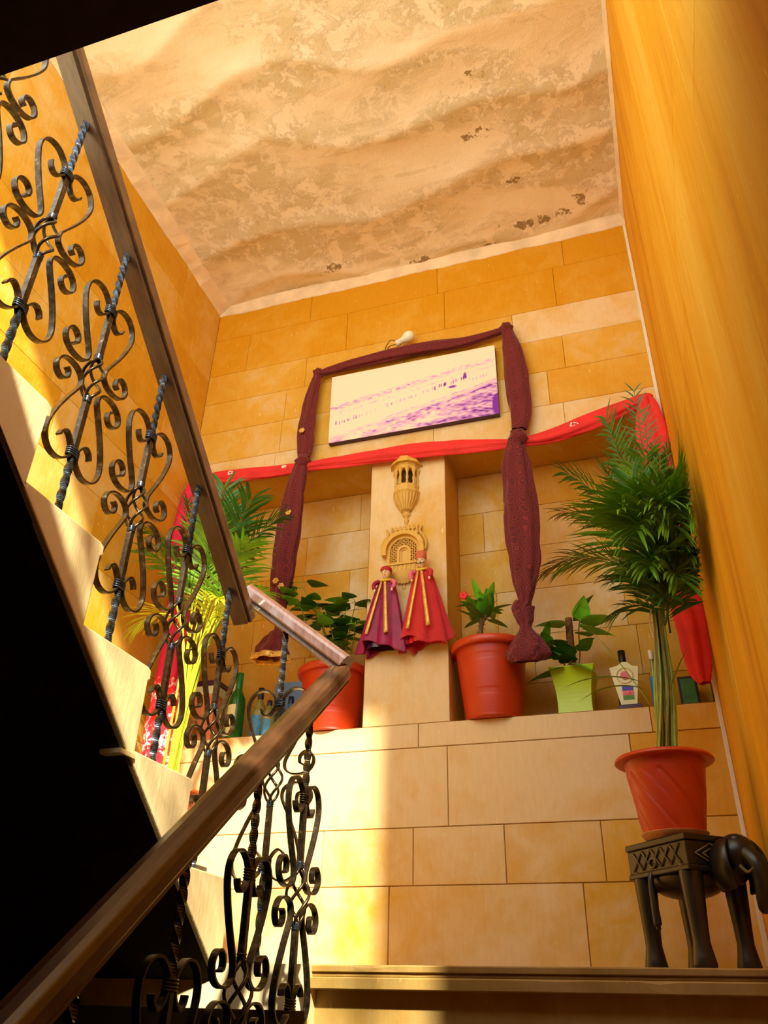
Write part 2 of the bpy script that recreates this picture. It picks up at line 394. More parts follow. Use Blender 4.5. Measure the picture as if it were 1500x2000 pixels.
# landing with two worn nosing slabs and a riser
mb = MB(); mb.cur = .3
def worn_slab(x0, x1, yf, yb, z0, z1, seed):
    N = 60; vs = []
    for i in range(N+1):
        x = x0+(x1-x0)*i/N; q = max(0, noise.noise(V((x*9, seed, 0)))-.25)*.012
        vs += [V((x, yb, z1)), V((x, yf+.003+q, z1)), V((x, yf+q*.5, z1-.003-q)), V((x, yf+.001, z0+.002)), V((x, yf+.003, z0)), V((x, yb, z0))]
    mb.add(vs, [(i*6+j, i*6+(j+1) % 6, i*6+6+(j+1) % 6, i*6+6+j) for i in range(N) for j in range(6)]+[tuple(range(6)), tuple(N*6+5-j for j in range(6))])
worn_slab(0.0, W, -.95, -.0, -.016, 0, 2.2); worn_slab(0.0, W, -.943, -.02, -.026, -.016, 9.9)
worn_slab(0.0, W, -.958, -.02, -.052, -.026, 5.1)
mb.box(0, W, -.915, -.02, -.30, -.052)
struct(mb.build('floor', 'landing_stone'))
mb = MB(); mb.cur = .3
for (a, b) in ((.60, .86), (.863, 1.235)): mb.box(a, b, -.966, -.90, -.15, .0004)
struct(mb.build('trim_4', 'stair_stone'))
# upper landing over the camera, extended unseen to bounce sun onto the ceiling
mb = MB(); mb.box(-.25, W+.25, -8.0, -2.53, 1.262, 1.4); struct(mb.build('floor_upper', 'stair_stone'))
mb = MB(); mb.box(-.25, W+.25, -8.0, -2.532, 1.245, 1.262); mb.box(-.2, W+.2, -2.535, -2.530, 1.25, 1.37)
struct(mb.build('ceiling_lower', 'shade_dark_plaster'))  # slab underside and edge with their shade put into the colour

# ---------------------------------------------------------------- upper stair flight
t_, rs = .266, .2
XS = .98
def nose(k): return (-.932-t_*k, rs*(k+1))
fl = thing('staircase', (XS/2, -.93, 0), 'pale stone upper stair flight rising left over an underside coloured dark for shade', 'staircase')
fl_inv = V(fl.location)
def loc(mb, T):
    o = V(T.location); mb.v = [tuple(V(v)-o) for v in mb.v]; return mb
sof = lambda y: .012+.78*(-1.01-y)
for k in range(6):
    y, z = nose(k); mb = MB(); mb.cur = rnd.uniform(.15, .5); N = 12
    yb = y-t_-.012
    prof = [(y+.004, z-.006), (y+.006, z-.028), (y-.003, z-.034), (y-.004, max(z-rs, sof(y)+.001)), (y-.004, sof(y-.004)), (yb, sof(yb)), (yb, z)]
    # worn rounded nosing corner
    prof = [(y-.012, z)] + prof
    vs = [V((x, p[0], p[1])) for x in (.012, XS) for p in prof]; n = len(prof)
    mb.add(vs, [tuple(range(n-1, -1, -1)), tuple(range(n, 2*n))]+[(i, (i+1) % n, n+(i+1) % n, n+i) for i in range(n)])
    loc(mb, fl).build('step', 'stair_stone', fl, bevel=.004)
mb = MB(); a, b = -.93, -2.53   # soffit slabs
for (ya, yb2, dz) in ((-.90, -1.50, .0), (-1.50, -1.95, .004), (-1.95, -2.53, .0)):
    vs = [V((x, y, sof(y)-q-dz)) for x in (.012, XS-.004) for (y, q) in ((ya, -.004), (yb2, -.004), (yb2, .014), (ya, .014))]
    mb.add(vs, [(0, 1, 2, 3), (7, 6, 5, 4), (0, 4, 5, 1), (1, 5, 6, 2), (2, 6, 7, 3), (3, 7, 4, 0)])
loc(mb, fl).build('underside', 'shade_dark_plaster', fl)  # soffit darkness is shade painted into the plaster colour
mb = MB()  # thin projecting slab edges at the soffit joints
for y in (-1.50, -1.95):
    if y > -1.6: mb.box(.0, XS+.004, y-.03, y+.03, sof(y)-.014, sof(y)-.004)
mb.v = [(max(v[0], XS-.05-.0), v[1], v[2]) if v[0] < .5 else v for v in mb.v]
loc(mb, fl).build('joint_slab', 'stair_stone', fl)
# lower flight
lf = thing('staircase', (1.8, -.95, -.2), 'dark stone lower stair flight descending from the landing to the camera', 'staircase')
for j in range(1, 9):
    y = -.95-.262*(j-1); z = -.2*j; mb = MB(); mb.cur = .5
    mb.box(1.2, W-.006, y-.275, y+.02, z-.03, z); mb.box(1.2, W-.006, y-.262, y+.02, z-.2, z-.03)
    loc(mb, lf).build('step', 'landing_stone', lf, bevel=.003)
mb = MB(); mb.box(.01, .598, -.99, -.962, -.36, .0); loc(mb, lf).build('shade_panel', 'shade_dark_plaster', lf)  # added dark sheet in place of shade beneath the upper flight
mb = MB(); mb.box(.02, 1.262, -1.13, -1.04, -.36, -.098); loc(mb, lf).build('kerb', 'shade_dark_plaster', lf, bevel=.003)  # kerb given the tone of its shaded face

# ---------------------------------------------------------------- wrought iron balusters
HALF = [(.056, .207), (.050, .192), (.036, .184), (.020, .196), (.0085, .222), (.020, .246), (.045, .262), (.074, .258), (.093, .237), (.098, .205), (.086, .160),
        (.064, .110), (.044, .072), (.034, .048), (.038, .026), (.060, .013), (.090, .013), (.113, .026), (.122, .048), (.113, .068), (.095, .074), (.080, .062), (.080, .044), (.090, .038)]
def flat(mb, pts, ax):
    """flat strip bent in the plane of the railing: ax = railing direction, wide across it"""
    nrm = ax.cross(V((0, 0, 1)))
    mb.sweep(pts, [(-.0024, -.0074), (.0024, -.0074), (.0024, .0074), (-.0024, .0074)], up=nrm, smooth=False)
def baluster(parent, base_off, top, ax, hlen=.85, blue=1):
    """top = world point under the handrail"""
    T = parent; o = V(T.location); top = V(top); C = top-V((0, 0, .447)); ax = V(ax)
    mb = MB(); q = .0070; sq = [(-q, -q), (q, -q), (q, q), (-q, q)]
    def zr(a, b, n): return [C+V((0, 0, a+(b-a)*i/n)) for i in range(n+1)]
    mb.sweep(zr(.447, .232, 44), sq, up=(0, 1, 0), smooth=False, twist=lambda s: s*pi*3.5, mi=blue)
    mb.sweep(zr(.235, .062, 2), sq, up=(0, 1, 0), smooth=False)
    rod = loc(mb, T).build('baluster', 'iron', T, mats=['iron', 'iron_blue']); mb = MB()
    mb.sweep(zr(-.062, -.235, 2), sq, up=(0, 1, 0), smooth=False)
    mb.sweep(zr(-.232, .447-hlen, 36), sq, up=(0, 1, 0), smooth=False, twist=lambda s: s*pi*2.5, mi=blue)
    loc(mb, T).build('lower_rod', 'iron', rod, mats=['iron', 'iron_blue'])
    mb = MB()   # basket: four twisted wires
    for k in range(4):
        pts = []
        for i in range(25):
            s = i/24; a = k*pi/2+s*pi*1.15; r = .004+.0235*sin(pi*s)**.8
            pts.append(C+V((r*cos(a), r*sin(a), -.063+.126*s)))
        mb.tube(pts, .0040, 6)
    loc(mb, T).build('basket', 'iron', rod)
    for zc in (.066, -.066):
        mb = MB(); mb.lathe([(.008, -.0088), (.0115, -.006), (.0085, -.003), (.0115, 0), (.0085, .003), (.0115, .006), (.008, .0088)], C+V((0, 0, zc)), 10); loc(mb, T).build('collar', 'iron_blue', rod)
    for zc in (.222, -.222):
        mb = MB(); pts = [C+V((0, 0, zc-.011+.022*i/56))+ax*(.018*cos(2*pi*i/14))+ax.cross(V((0, 0, 1)))*(.0105*sin(2*pi*i/14)) for i in range(57)]
        mb.tube(pts, .0024, 5); loc(mb, T).build('collar', 'iron_blue' if blue else 'iron', rod)
    for sv in (1, -1):
        for su in (1, -1):
            mb = MB(); pts = catmull([C+ax*(u*su)+V((0, 0, v*sv)) for (u, v) in HALF], 5)
            flat(mb, pts, ax); loc(mb, T).build('scroll', 'iron', rod)
    return rod
RAILSEC = [(-.031, -.0), (.031, 0), (.034, .006), (.034, .026), (.030, .038), (.018, .046), (0, .049), (-.018, .046), (-.030, .038), (-.034, .026), (-.034, .006)]
def handrail(parent, A, B, sec=RAILSEC, ext=0.0):
    A, B = V(A), V(B); T = (B-A).normalized(); S = T.cross(V((0, 0, 1))).normalized(); N = S.cross(T)
    mb = MB(); vs = [P+S*a+N*b for P in (A, B) for (a, b) in sec]; n = len(sec)
    mb.add(vs, [(i, (i+1) % n, n+(i+1) % n, n+i) for i in range(n)], False)
    mb.add(vs, [tuple(range(n-1, -1, -1)), tuple(range(n, 2*n))], False)
    hr = loc(mb, parent).build('handrail', 'handrail_wood', parent, bevel=.003)
    mb = MB(); vs = [P+S*a+N*b for P in (A, B) for (a, b) in ((-.024, -.012), (.024, -.012), (.024, -.0005), (-.024, -.0005))]
    mb.add(vs, [(0, 1, 5, 4), (1, 2, 6, 5), (2, 3, 7, 6), (3, 0, 4, 7), (3, 2, 1, 0), (4, 5, 6, 7)])
    loc(mb, parent).build('rail_bar', 'handrail_wood', hr); return hr
XU, XL = .945, 1.254
ru = thing('stair_railing', (XU, -1.9, 1.0), 'black scrolled iron railing with dark handrail on the upper flight', 'railing')
zu = lambda y: 1.009+.8096*(-1.084-y)
SECU = [(-.034, 0), (.03, 0), (.03, .012), (.034, .016), (.034, .036), (.026, .046), (-.026, .046), (-.034, .036)]
handrail(ru, (XU, -.985, zu(-.985)), (XU, -2.62, zu(-2.62)), SECU)
for k in range(7): baluster(ru, 0, (XU, -1.084-.2595*k, zu(-1.084-.2595*k)), (0, 1, 0))
rl = thing('stair_railing', (XL, -1.4, .0), 'thick brown handrail with scrolled iron balusters crossing the lower foreground', 'railing')
zl = lambda y: .583+.805*(y+1.111)
LA = V((XL, -.905, zl(-.905))); handrail(rl, LA, (XL, -3.0, zl(-3.0)))
for k in range(8): baluster(rl, 0, (XL, -1.111-.2635*k, zl(-1.111-.2635*k)), (0, 1, 0), blue=0)
# link between the two rails over the landing edge
lk = handrail(rl, V((XU-.02, -.95, 1.035)), V((XL+.012, -.93, .765)))
lk.data.materials[0] = MATS['handrail_gloss']
lk['label'] = 'glossy sloping link between the two handrails'
baluster(rl, 0, (1.08, -.945, .90), (1, 0, 0), hlen=.9)
# guard on the upper landing, above the frame
rg = thing('stair_railing', (1.6, -2.58, 1.4), 'scrolled iron guard rail on the upper landing edge', 'railing')
handrail(rg, (XU+.05, -2.6, 2.25), (W, -2.6, 2.25))
for k in range(5): baluster(rg, 0, (1.12+.27*k, -2.6, 2.25), (1, 0, 0))

# ---------------------------------------------------------------- cable trunking in the right corner
mb = MB(); mb.box(W-.016, W-.001, -.016, -.001, .36, 3.44); mb.box(W-.018, W-.001, -.018, -.001, .05, .345); mb.box(W-.019, W-.001, -.019, -.001, .34, .365)
tag(mb.build('cable_trunking', 'white_plastic', bevel=.002), 'thin cream cable trunking running up the right wall corner', 'cable trunking')

# ---------------------------------------------------------------- picture
PX0, PX1, PZ0, PZ1 = .779, 1.645, 2.335, 2.758
pic = thing('picture', ((PX0+PX1)/2, -.01, PZ0), 'wide unframed purple and cream canvas of a desert fort under draped cloth', 'picture')
me = bpy.data.meshes.new('canvas_print'); NX, NY = 360, 170
vs = []; cols = []; pr = random.Random(5)
figs = []
for (u0, u1, v0, v1, n, dk) in ((.03, .19, .27, .33, 9, .55), (.2, .31, .33, .37, 5, .25), (.35, .42, .40, .43, 3, .5), (.43, .53, .44, .47, 7, .4), (.57, .63, .49, .52, 4, .35), (.64, .72, .53, .57, 5, .95), (.73, .78, .55, .58, 4, .5), (.79, .83, .58, .62, 3, .95), (.84, .96, .56, .58, 6, .45)):
    for i in range(n):
        s = (i+pr.uniform(.1, .9))/n; figs.append((u0+(u1-u0)*s, v0+(v1-v0)*s+pr.uniform(-.01, .01), pr.uniform(.002, .0045), pr.uniform(.018, .035), dk*pr.uniform(.6, 1.1)))
for j in range(NY+1):
    for i in range(NX+1):
        u, v = i/NX, j/NY; vs.append(((u-.5)*(PX1-PX0), -.022-.012*v, v*(PZ1-PZ0)))
        base = V((.93, .82, .66)); d = 0.0
        n1 = noise.noise(V((u*9, v*16, 0))); n2 = noise.noise(V((u*34, v*46, 3))); n3 = noise.noise(V((u*90, v*90, 6)))
        ridge = .52+.30*u-.02+.02*noise.noise(V((u*7, 0, 1)))
        d += max(0, 1-abs(v-ridge)/.05)*max(0, .45+n2*1.4)*.55*(1-.5*u)
        d += max(0, 1-abs(v-(ridge-.09))/.03)*max(0, n2+.1)*.35
        lo = .10+.42*u
        if v < lo: d += min(1, (lo-v)/.10)*max(0, .12+.4*n1+.30*n2+.10*u+.7*max(0, u-.62)*(1.2-2*v))
        for c0 in (.02, .09, .16): d += .35*max(0, 1-abs(v-(lo-c0+.02*n1))/.012)*max(0, .5+n2)*(u > .35)
        for (fu, fv, fw, fh, fd) in figs:
            if abs(u-fu) < fw and abs(v-fv) < fh*(1-.3*abs(u-fu)/fw): d = max(d, fd*(.75+.5*n3))
        d += max(0, 1-((u-.745)/.03)**2-((v-.50)/.022)**2)*.9+max(0, 1-((u-.995)/.03)**2-((v-.14)/.16)**2)*1.2+max(0, 1-((u-.82)/.012)**2-((v-.63)/.06)**2)*.8
        d = min(1, max(0, d*1.7)); c = base.lerp(V((.75, .42, .78)), min(1, d*2)) if d < .5 else V((.75, .42, .78)).lerp(V((.22, .02, .48)), (d-.5)*2)
        cols += [c.x, c.y, c.z, 1]
me.from_pydata(vs, [], [(j*(NX+1)+i, j*(NX+1)+i+1, (j+1)*(NX+1)+i+1, (j+1)*(NX+1)+i) for j in range(NY) for i in range(NX)])
ca = me.color_attributes.new('paint', 'FLOAT_COLOR', 'POINT'); ca.data.foreach_set('color', cols); me.materials.append(MATS['painted_canvas'])
po = bpy.data.objects.new('canvas_print', me); COL.objects.link(po); po.parent = pic
mb = MB(); hw = (PX1-PX0)/2; vs = [V(v) for v in ((-hw, -.0215, 0), (hw, -.0215, 0), (hw, -.0335, PZ1-PZ0), (-hw, -.0335, PZ1-PZ0), (-hw, .008, 0), (hw, .008, 0), (hw, .008, PZ1-PZ0), (-hw, .008, PZ1-PZ0))]
mb.add(vs, [(0, 1, 2, 3), (5, 4, 7, 6), (0, 4, 5, 1), (3, 2, 6, 7), (0, 3, 7, 4), (1, 5, 6, 2)]); mb.build('stretcher', 'plum', pic)

# ---------------------------------------------------------------- draped cloths
def drape(mb, pts, pleats=7, seed=0, seg=56, n=10, mi=0, fold=.13, ends=True):
    """pts: (x, y, z, half width, half depth); soft gathered cloth"""
    P = catmull([V(p[:3]) for p in pts], n); A = catmull([V((p[3], p[4], 0)) for p in pts], n); N = len(P); vs = []
    for i, p in enumerate(P):
        T = (P[min(i+1, N-1)]-P[max(i-1, 0)]).normalized(); S = T.cross(V((0, 1, 0)))
        S = S.normalized() if S.length > .05 else V((1, 0, 0)); D = S.cross(T); a, b = A[i].x, A[i].y; s = i*.09
        for j in range(seg):
            th = 2*pi*j/seg
            m = 1+fold*sin(pleats*th+seed+1.3*noise.noise(V((s*.8, seed, 0))))+.07*noise.noise(V((cos(th)*1.5, sin(th)*1.5+seed, s*2.2)))*2
            m *= 1-.10*(sin(th*3+s*1.7+seed) > .93)
            vs.append(p+S*(a*cos(th)*m)+D*(b*sin(th)*m))
    fs = [(i*seg+j, i*seg+(j+1) % seg, (i+1)*seg+(j+1) % seg, (i+1)*seg+j) for i in range(N-1) for j in range(seg)]
    mb.add(vs, fs, True, mi)
def knot(mb, c, r, seed=0, mi=0):
    mb.lathe([(max(1e-4, r*sin(pi*i/10)*(1+.14*sin(i*2.3+seed))), -r*1.1*cos(pi*i/10)) for i in range(11)], c, 24, rad=lambda a, z: 1+.12*sin(5*a+z*90+seed), mi=mi)
rc = thing('red_cloth_swag', (1.2, -.03, 2.15), 'bright red cloth swag tied along the lintel over both niches', 'cloth')
mb = MB()
drape(mb, [(.02, -.04, 2.24, .018, .014), (.18, -.04, 2.235, .031, .016), (.45, -.04, 2.215, .036, .018), (.66, -.045, 2.205, .024, .018)], 4, 1)
drape(mb, [(.66, -.045, 2.205, .022, .018), (.90, -.04, 2.20, .032, .018), (1.20, -.045, 2.19, .038, .02), (1.45, -.04, 2.17, .036, .018), (1.70, -.04, 2.14, .022, .018)], 4, 2)
drape(mb, [(1.73, -.04, 2.14, .020, .018), (1.90, -.04, 2.15, .034, .02), (2.10, -.045, 2.20, .040, .02), (2.28, -.045, 2.255, .028, .018), (2.315, -.045, 2.25, .026, .018)], 4, 3)
loc(mb, rc).build('swag', 'red_cloth', rc)
mb = MB()
drape(mb, [(2.30, -.05, 2.265, .022, .015), (2.305, -.055, 2.19, .046, .020), (2.30, -.06, 2.03, .060, .022), (2.295, -.065, 1.85, .054, .022), (2.30, -.075, 1.6, .050, .022), (2.305, -.075, 1.35, .052, .025), (2.31, -.08, 1.15, .048, .028), (2.315, -.08, 1.0, .040, .026), (2.32, -.08, .93, .022, .018)], 5, 4, fold=.17)
loc(mb, rc).build('right_tail', 'red_cloth', rc)
mb = MB()
drape(mb, [(.055, -.05, 2.25, .02, .015), (.06, -.07, 2.12, .055, .02), (.055, -.08, 1.9, .058, .022), (.09, -.09, 1.6, .05, .022), (.12, -.10, 1.35, .055, .025), (.14, -.12, 1.12, .06, .03)], 5, 6, fold=.17)
lt = loc(mb, rc).build('left_tail', 'pink_cloth', rc); lt['label'] = 'hot pink tail'
mb = MB(); drape(mb, [(.14, -.12, 1.13, .059, .03), (.15, -.13, .92, .07, .03), (.16, -.13, .74, .065, .03)], 5, 6, fold=.17)
lh = loc(mb, rc).build('printed_hem', 'printed_cloth', rc); lh['label'] = 'red hem with white printed motifs'
mb = MB()
for (x, z, s) in ((.26, 2.235, .02), (.56, 2.215, .014), (1.98, 2.175, .022)):
    for k in range(9):
        a = k*pi*2/9; mb.ell((x+s*cos(a)*random.uniform(.4, 1), -.062, z+s*.7*sin(a)*random.uniform(.4, 1)), (.005, .0015, .004), 8, 4)
loc(mb, rc).build('white_motif', 'white_paint', rc)
mc = thing('maroon_cloth_garland', (1.2, -.05, 2.7), 'maroon ring-patterned cloth draped round the picture with two knotted tails', 'cloth')
mb = MB()
drape(mb, [(.70, -.045, 2.80, .016, .016), (.80, -.045, 2.815, .026, .018), (1.0, -.045, 2.83, .034, .02), (1.25, -.048, 2.835, .036, .02), (1.5, -.045, 2.82, .028, .018), (1.70, -.045, 2.845, .017, .016)], 5, 1)
knot(mb, V((.70, -.05, 2.80)), .028, 1); knot(mb, V((1.71, -.05, 2.845)), .032, 3)
drape(mb, [(.70, -.05, 2.79, .02, .018), (.675, -.05, 2.66, .032, .02), (.662, -.05, 2.5, .040, .022), (.66, -.05, 2.35, .042, .024), (.665, -.055, 2.25, .028, .022)], 5, 2)
knot(mb, V((.662, -.06, 2.225)), .036, 2)
drape(mb, [(.655, -.06, 2.215, .030, .022), (.635, -.06, 2.08, .046, .026), (.62, -.06, 1.85, .058, .03), (.612, -.06, 1.65, .056, .03), (.608, -.06, 1.50, .042, .026), (.614, -.06, 1.38, .022, .018), (.618, -.06, 1.335, .016, .016), (.612, -.065, 1.30, .036, .026), (.604, -.07, 1.25, .066, .036), (.598, -.075, 1.20, .082, .044)], 6, 5)
drape(mb, [(1.715, -.05, 2.83, .026, .02), (1.73, -.05, 2.7, .046, .022), (1.74, -.05, 2.5, .052, .024), (1.745, -.05, 2.33, .048, .024), (1.735, -.055, 2.20, .034, .022)], 5, 7)
knot(mb, V((1.728, -.06, 2.15)), .042, 4)
drape(mb, [(1.715, -.06, 2.14, .034, .024), (1.71, -.06, 2.0, .056, .028), (1.715, -.06, 1.75, .070, .032), (1.715, -.06, 1.55, .062, .03), (1.71, -.06, 1.42, .046, .026), (1.705, -.06, 1.335, .024, .02), (1.695, -.06, 1.31, .044, .026), (1.70, -.06, 1.25, .030, .02), (1.70, -.062, 1.215, .024, .02), (1.70, -.068, 1.15, .062, .034), (1.70, -.075, 1.10, .078, .042), (1.70, -.07, 1.075, .060, .034)], 6, 8)
loc(mb, mc).build('draped_cloth', 'maroon_cloth', mc)
mb = MB(); drape(mb, [(.5995, -.0735, 1.212, .0815, .0435), (.598, -.0755, 1.184, .087, .047)], 6, 5, n=3)
loc(mb, mc).build('gold_border', 'gold_trim', mc, solid=.002)
for (x, z) in ((.655, 2.40), (.625, 1.92), (.595, 1.56), (.625, 1.53)):
    mb = MB(); mb.ell((x, -.094, z), (.006, .0025, .006), 8, 4)
    for k in range(6):
        a = k*pi/3; mb.ell((x+.010*cos(a), -.093, z+.010*sin(a)), (.0062, .002, .0062), 8, 4)
    loc(mb, mc).build('embroidered_flower', 'gold_trim', mc)

# ---------------------------------------------------------------- light bulb
lb = thing('wall_bulb', (1.19, -.0, 2.885), 'white light bulb in a bare holder on a white batten above the picture', 'light bulb')
mb = MB(); mb.box(-.10, .14, -.022, -.001, -.045, -.015, M=Matrix.Translation((.02, 0, .0))@Matrix.Rotation(RAD(-3), 4, 'Y')); mb.build('batten', 'white_plastic', lb, bevel=.002)
Rb = Matrix.Translation((-.012, -.05, .035)) @ Matrix.Rotation(RAD(62), 4, 'Y')
mb = MB(); mb.lathe([(.0005, .056), (.014, .053), (.024, .043), (.029, .03), (.029, .018), (.024, .004), (.016, -.01), (.014, -.022)], seg=24, M=Rb); mb.build('bulb', 'white_glass', lb)
mb = MB(); mb.lathe([(.015, -.018), (.017, -.022), (.017, -.05), (.012, -.055), (.0005, -.056)], seg=20, M=Rb); mb.build('holder', 'white_plastic', lb)
mb = MB()
mb.tube(catmull([(-.06, -.05, .01), (-.10, -.05, .0), (-.105, -.03, -.03), (-.08, -.02, -.03)]), .0022, 6); mb.tube(catmull([(-.05, -.055, .015), (-.085, -.06, .035), (-.12, -.04, .0), (-.10, -.02, -.035)]), .0022, 6)
mb.tube([(.1, -.024, .0), (.1, -.025, -.05)], .002, 5); mb.build('wire', 'black_paint', lb)

# ---------------------------------------------------------------- carved balcony and carved window on the pillar
CX = 1.183
jb = thing('carved_balcony', (CX, 0, 1.81), 'small carved sandstone balcony with dark arched openings high on the pillar', 'carving')
mb = MB(); half = dict(seg=5, a0=-pi, a1=0, smooth=False)
mb.lathe([(.001, .385), (.050, .383), (.056, .370), (.058, .350), (.076, .326), (.080, .312), (.062, .314), (.058, .300), (.058, .285), (.001, .285)], **half); mb.build('roof', 'carved_stone', jb)
mb = MB(); mb.lathe([(.001, .200), (.058, .200), (.060, .194), (.058, .176), (.064, .172), (.066, .160), (.058, .150), (.056, .138), (.046, .105), (.032, .078), (.018, .062), (.014, .055)], **half)
mb.lathe([(.018, .060), (.021, .050), (.013, .040), (.008, .036), (.012, .024), (.010, .012), (.0005, .0)], seg=10, a0=-pi, a1=0)
for k in range(12):
    a = -pi*(k+.5)/12; mb.tube([(.060*cos(a), .060*sin(a), .152), (.050*cos(a), .050*sin(a), .115), (.022*cos(a), .022*sin(a), .068)], .003, 5)
mb.build('bowl', 'carved_stone', jb)
for k in range(6):
    a = -pi*k/5; mb = MB(); mb.lathe([(.007, .198), (.007, .208), (.0045, .214), (.0075, .232), (.0045, .250), (.0065, .262), (.010, .276), (.014, .288)], (.053*cos(a), .053*sin(a)-.002, 0), 8); mb.build('column', 'carved_stone', jb)
mb = MB()
for k in range(5):
    a0, a1 = -pi*k/5, -pi*(k+1)/5; A = V((.0555*cos(a0), .0555*sin(a0), 0)); B = V((.0555*cos(a1), .0555*sin(a1), 0)); N = 10; vs = []
    for i in range(N+1):
        s = i/N; p = A.lerp(B, s); h = .262+.022*max(0, 1-abs(2*s-1)**2)**.5; vs += [p+V((0, 0, h)), p+V((0, 0, .292))]
    mb.add(vs, [(2*i, 2*i+2, 2*i+3, 2*i+1) for i in range(N)])
mb.build('arch_panel', 'carved_stone', jb, solid=.006)
mb = MB(); mb.lathe([(.034, .2), (.034, .29)], seg=5, a0=-pi, a1=0, smooth=False); mb.build('shade_core', 'mortar_and_shade_dark', jb)  # core coloured dark to imitate the shade inside the openings
jw = thing('carved_window', (CX-.008, 0, 1.50), 'shallow carved sandstone arched window with lattice above the two puppets', 'carving')
mb = MB()
def arch(mb, r0, r1, y0, y1, zc, zb, seg=24, leg=True):
    ang = [pi*i/seg for i in range(seg+1)]; P = [(cos(a), sin(a)) for a in ang]
    ring = []
    if leg: ring.append(((r0, zb-zc), (r1, zb-zc)))
    ring += [((r0*c, r0*s), (r1*c, r1*s)) for (c, s) in P]
    if leg: ring.append(((-r0, zb-zc), (-r1, zb-zc)))
    vs = []
    for (a, b) in ring: vs += [V((a[0], y0, zc+a[1])), V((b[0], y0, zc+b[1])), V((b[0], y1, zc+b[1])), V((a[0], y1, zc+a[1]))]
    n = len(ring); mb.add(vs, [(i*4+j, i*4+(j+1) % 4, i*4+4+(j+1) % 4, i*4+4+j) for i in range(n-1) for j in range(4)]+[(0, 3, 2, 1), (4*n-4, 4*n-3, 4*n-2, 4*n-1)])
arch(mb, .078, .098, 0, -.034, .170, .15); arch(mb, .064, .078, 0, -.016, .170, .108)
mb.build('arch_frame', 'carved_stone', jw)
mb = MB()   # lattice panel with a real grid of holes: bars
for i in range(-7, 8):
    for sgn in (1, -1):
        pts = []
        for k in range(33):
            z = .112+(.125)*k/32; x = i*.018+sgn*(z-.17)
            inside = abs(x) < .066 and (z < .17 or x*x+(z-.17)**2 < .066**2) and not (abs(x) < .024 and z < .180) and not (x*x+(z-.175)**2 < .026**2)
            if inside: pts.append((x, -.007, z))
            elif len(pts) > 1: mb.sweep(pts, [(-.002, -.004), (.002, -.004), (.002, .004), (-.002, .004)], up=(0, 1, 0), smooth=False); pts = []
            else: pts = []
        if len(pts) > 1: mb.sweep(pts, [(-.002, -.004), (.002, -.004), (.002, .004), (-.002, .004)], up=(0, 1, 0), smooth=False)
mb.build('lattice', 'carved_stone', jw)
mb = MB(); arch(mb, .020, .032, 0, -.013, .170, .112); arch(mb, .012, .020, 0, -.005, .170, .112); mb.build('opening_frame', 'carved_stone', jw)
mb = MB(); mb.box(-.075, .075, -.024, 0, .100, .110); mb.box(-.068, .068, -.016, 0, .072, .100); mb.box(-.072, .072, -.022, 0, .066, .072)
for k in range(6): mb.box(-.05+.02*k-.004, -.05+.02*k+.004, -.020, -.014, .074, .098, M=Matrix.Shear('XZ', 4, (0, 0)) if False else None)
mb.build('sill', 'carved_stone', jw)
mb = MB(); mb.lathe([(.066, .066), (.062, .058), (.052, .040), (.036, .022), (.014, .010), (.008, .004), (.010, -.006), (.007, -.014), (.0005, -.018)], seg=14, a0=-pi, a1=0, M=Matrix.Diagonal((1, .5, 1, 1)))
for k in range(14):
    a = pi*k/13; mb.ell((.062*cos(a), -.012, .062-.052*sin(a)), (.006, .008, .006), 8, 5)
mb.build('pendant', 'carved_stone', jw)
mb = MB()   # crest: row of small scrolls, with side brackets
for k in range(7):
    x = -.06+.02*k; mb.lathe([(.0035, 0), (.0075, .012), (.004, .026), (.007, .036), (.0005, .046)], (x, -.006, .262-.0*abs(x)), 8)
mb.box(-.066, .066, -.012, 0, .256, .268); mb.box(-.05, .05, -.010, 0, .285, .292)
for s in (-1, 1):
    mb.tube(catmull([(s*.098, -.012, .165), (s*.104, -.012, .20), (s*.092, -.012, .235), (s*.075, -.012, .262), (s*.082, -.012, .290)]), .006, 6)
mb.build('crest', 'carved_stone', jw)

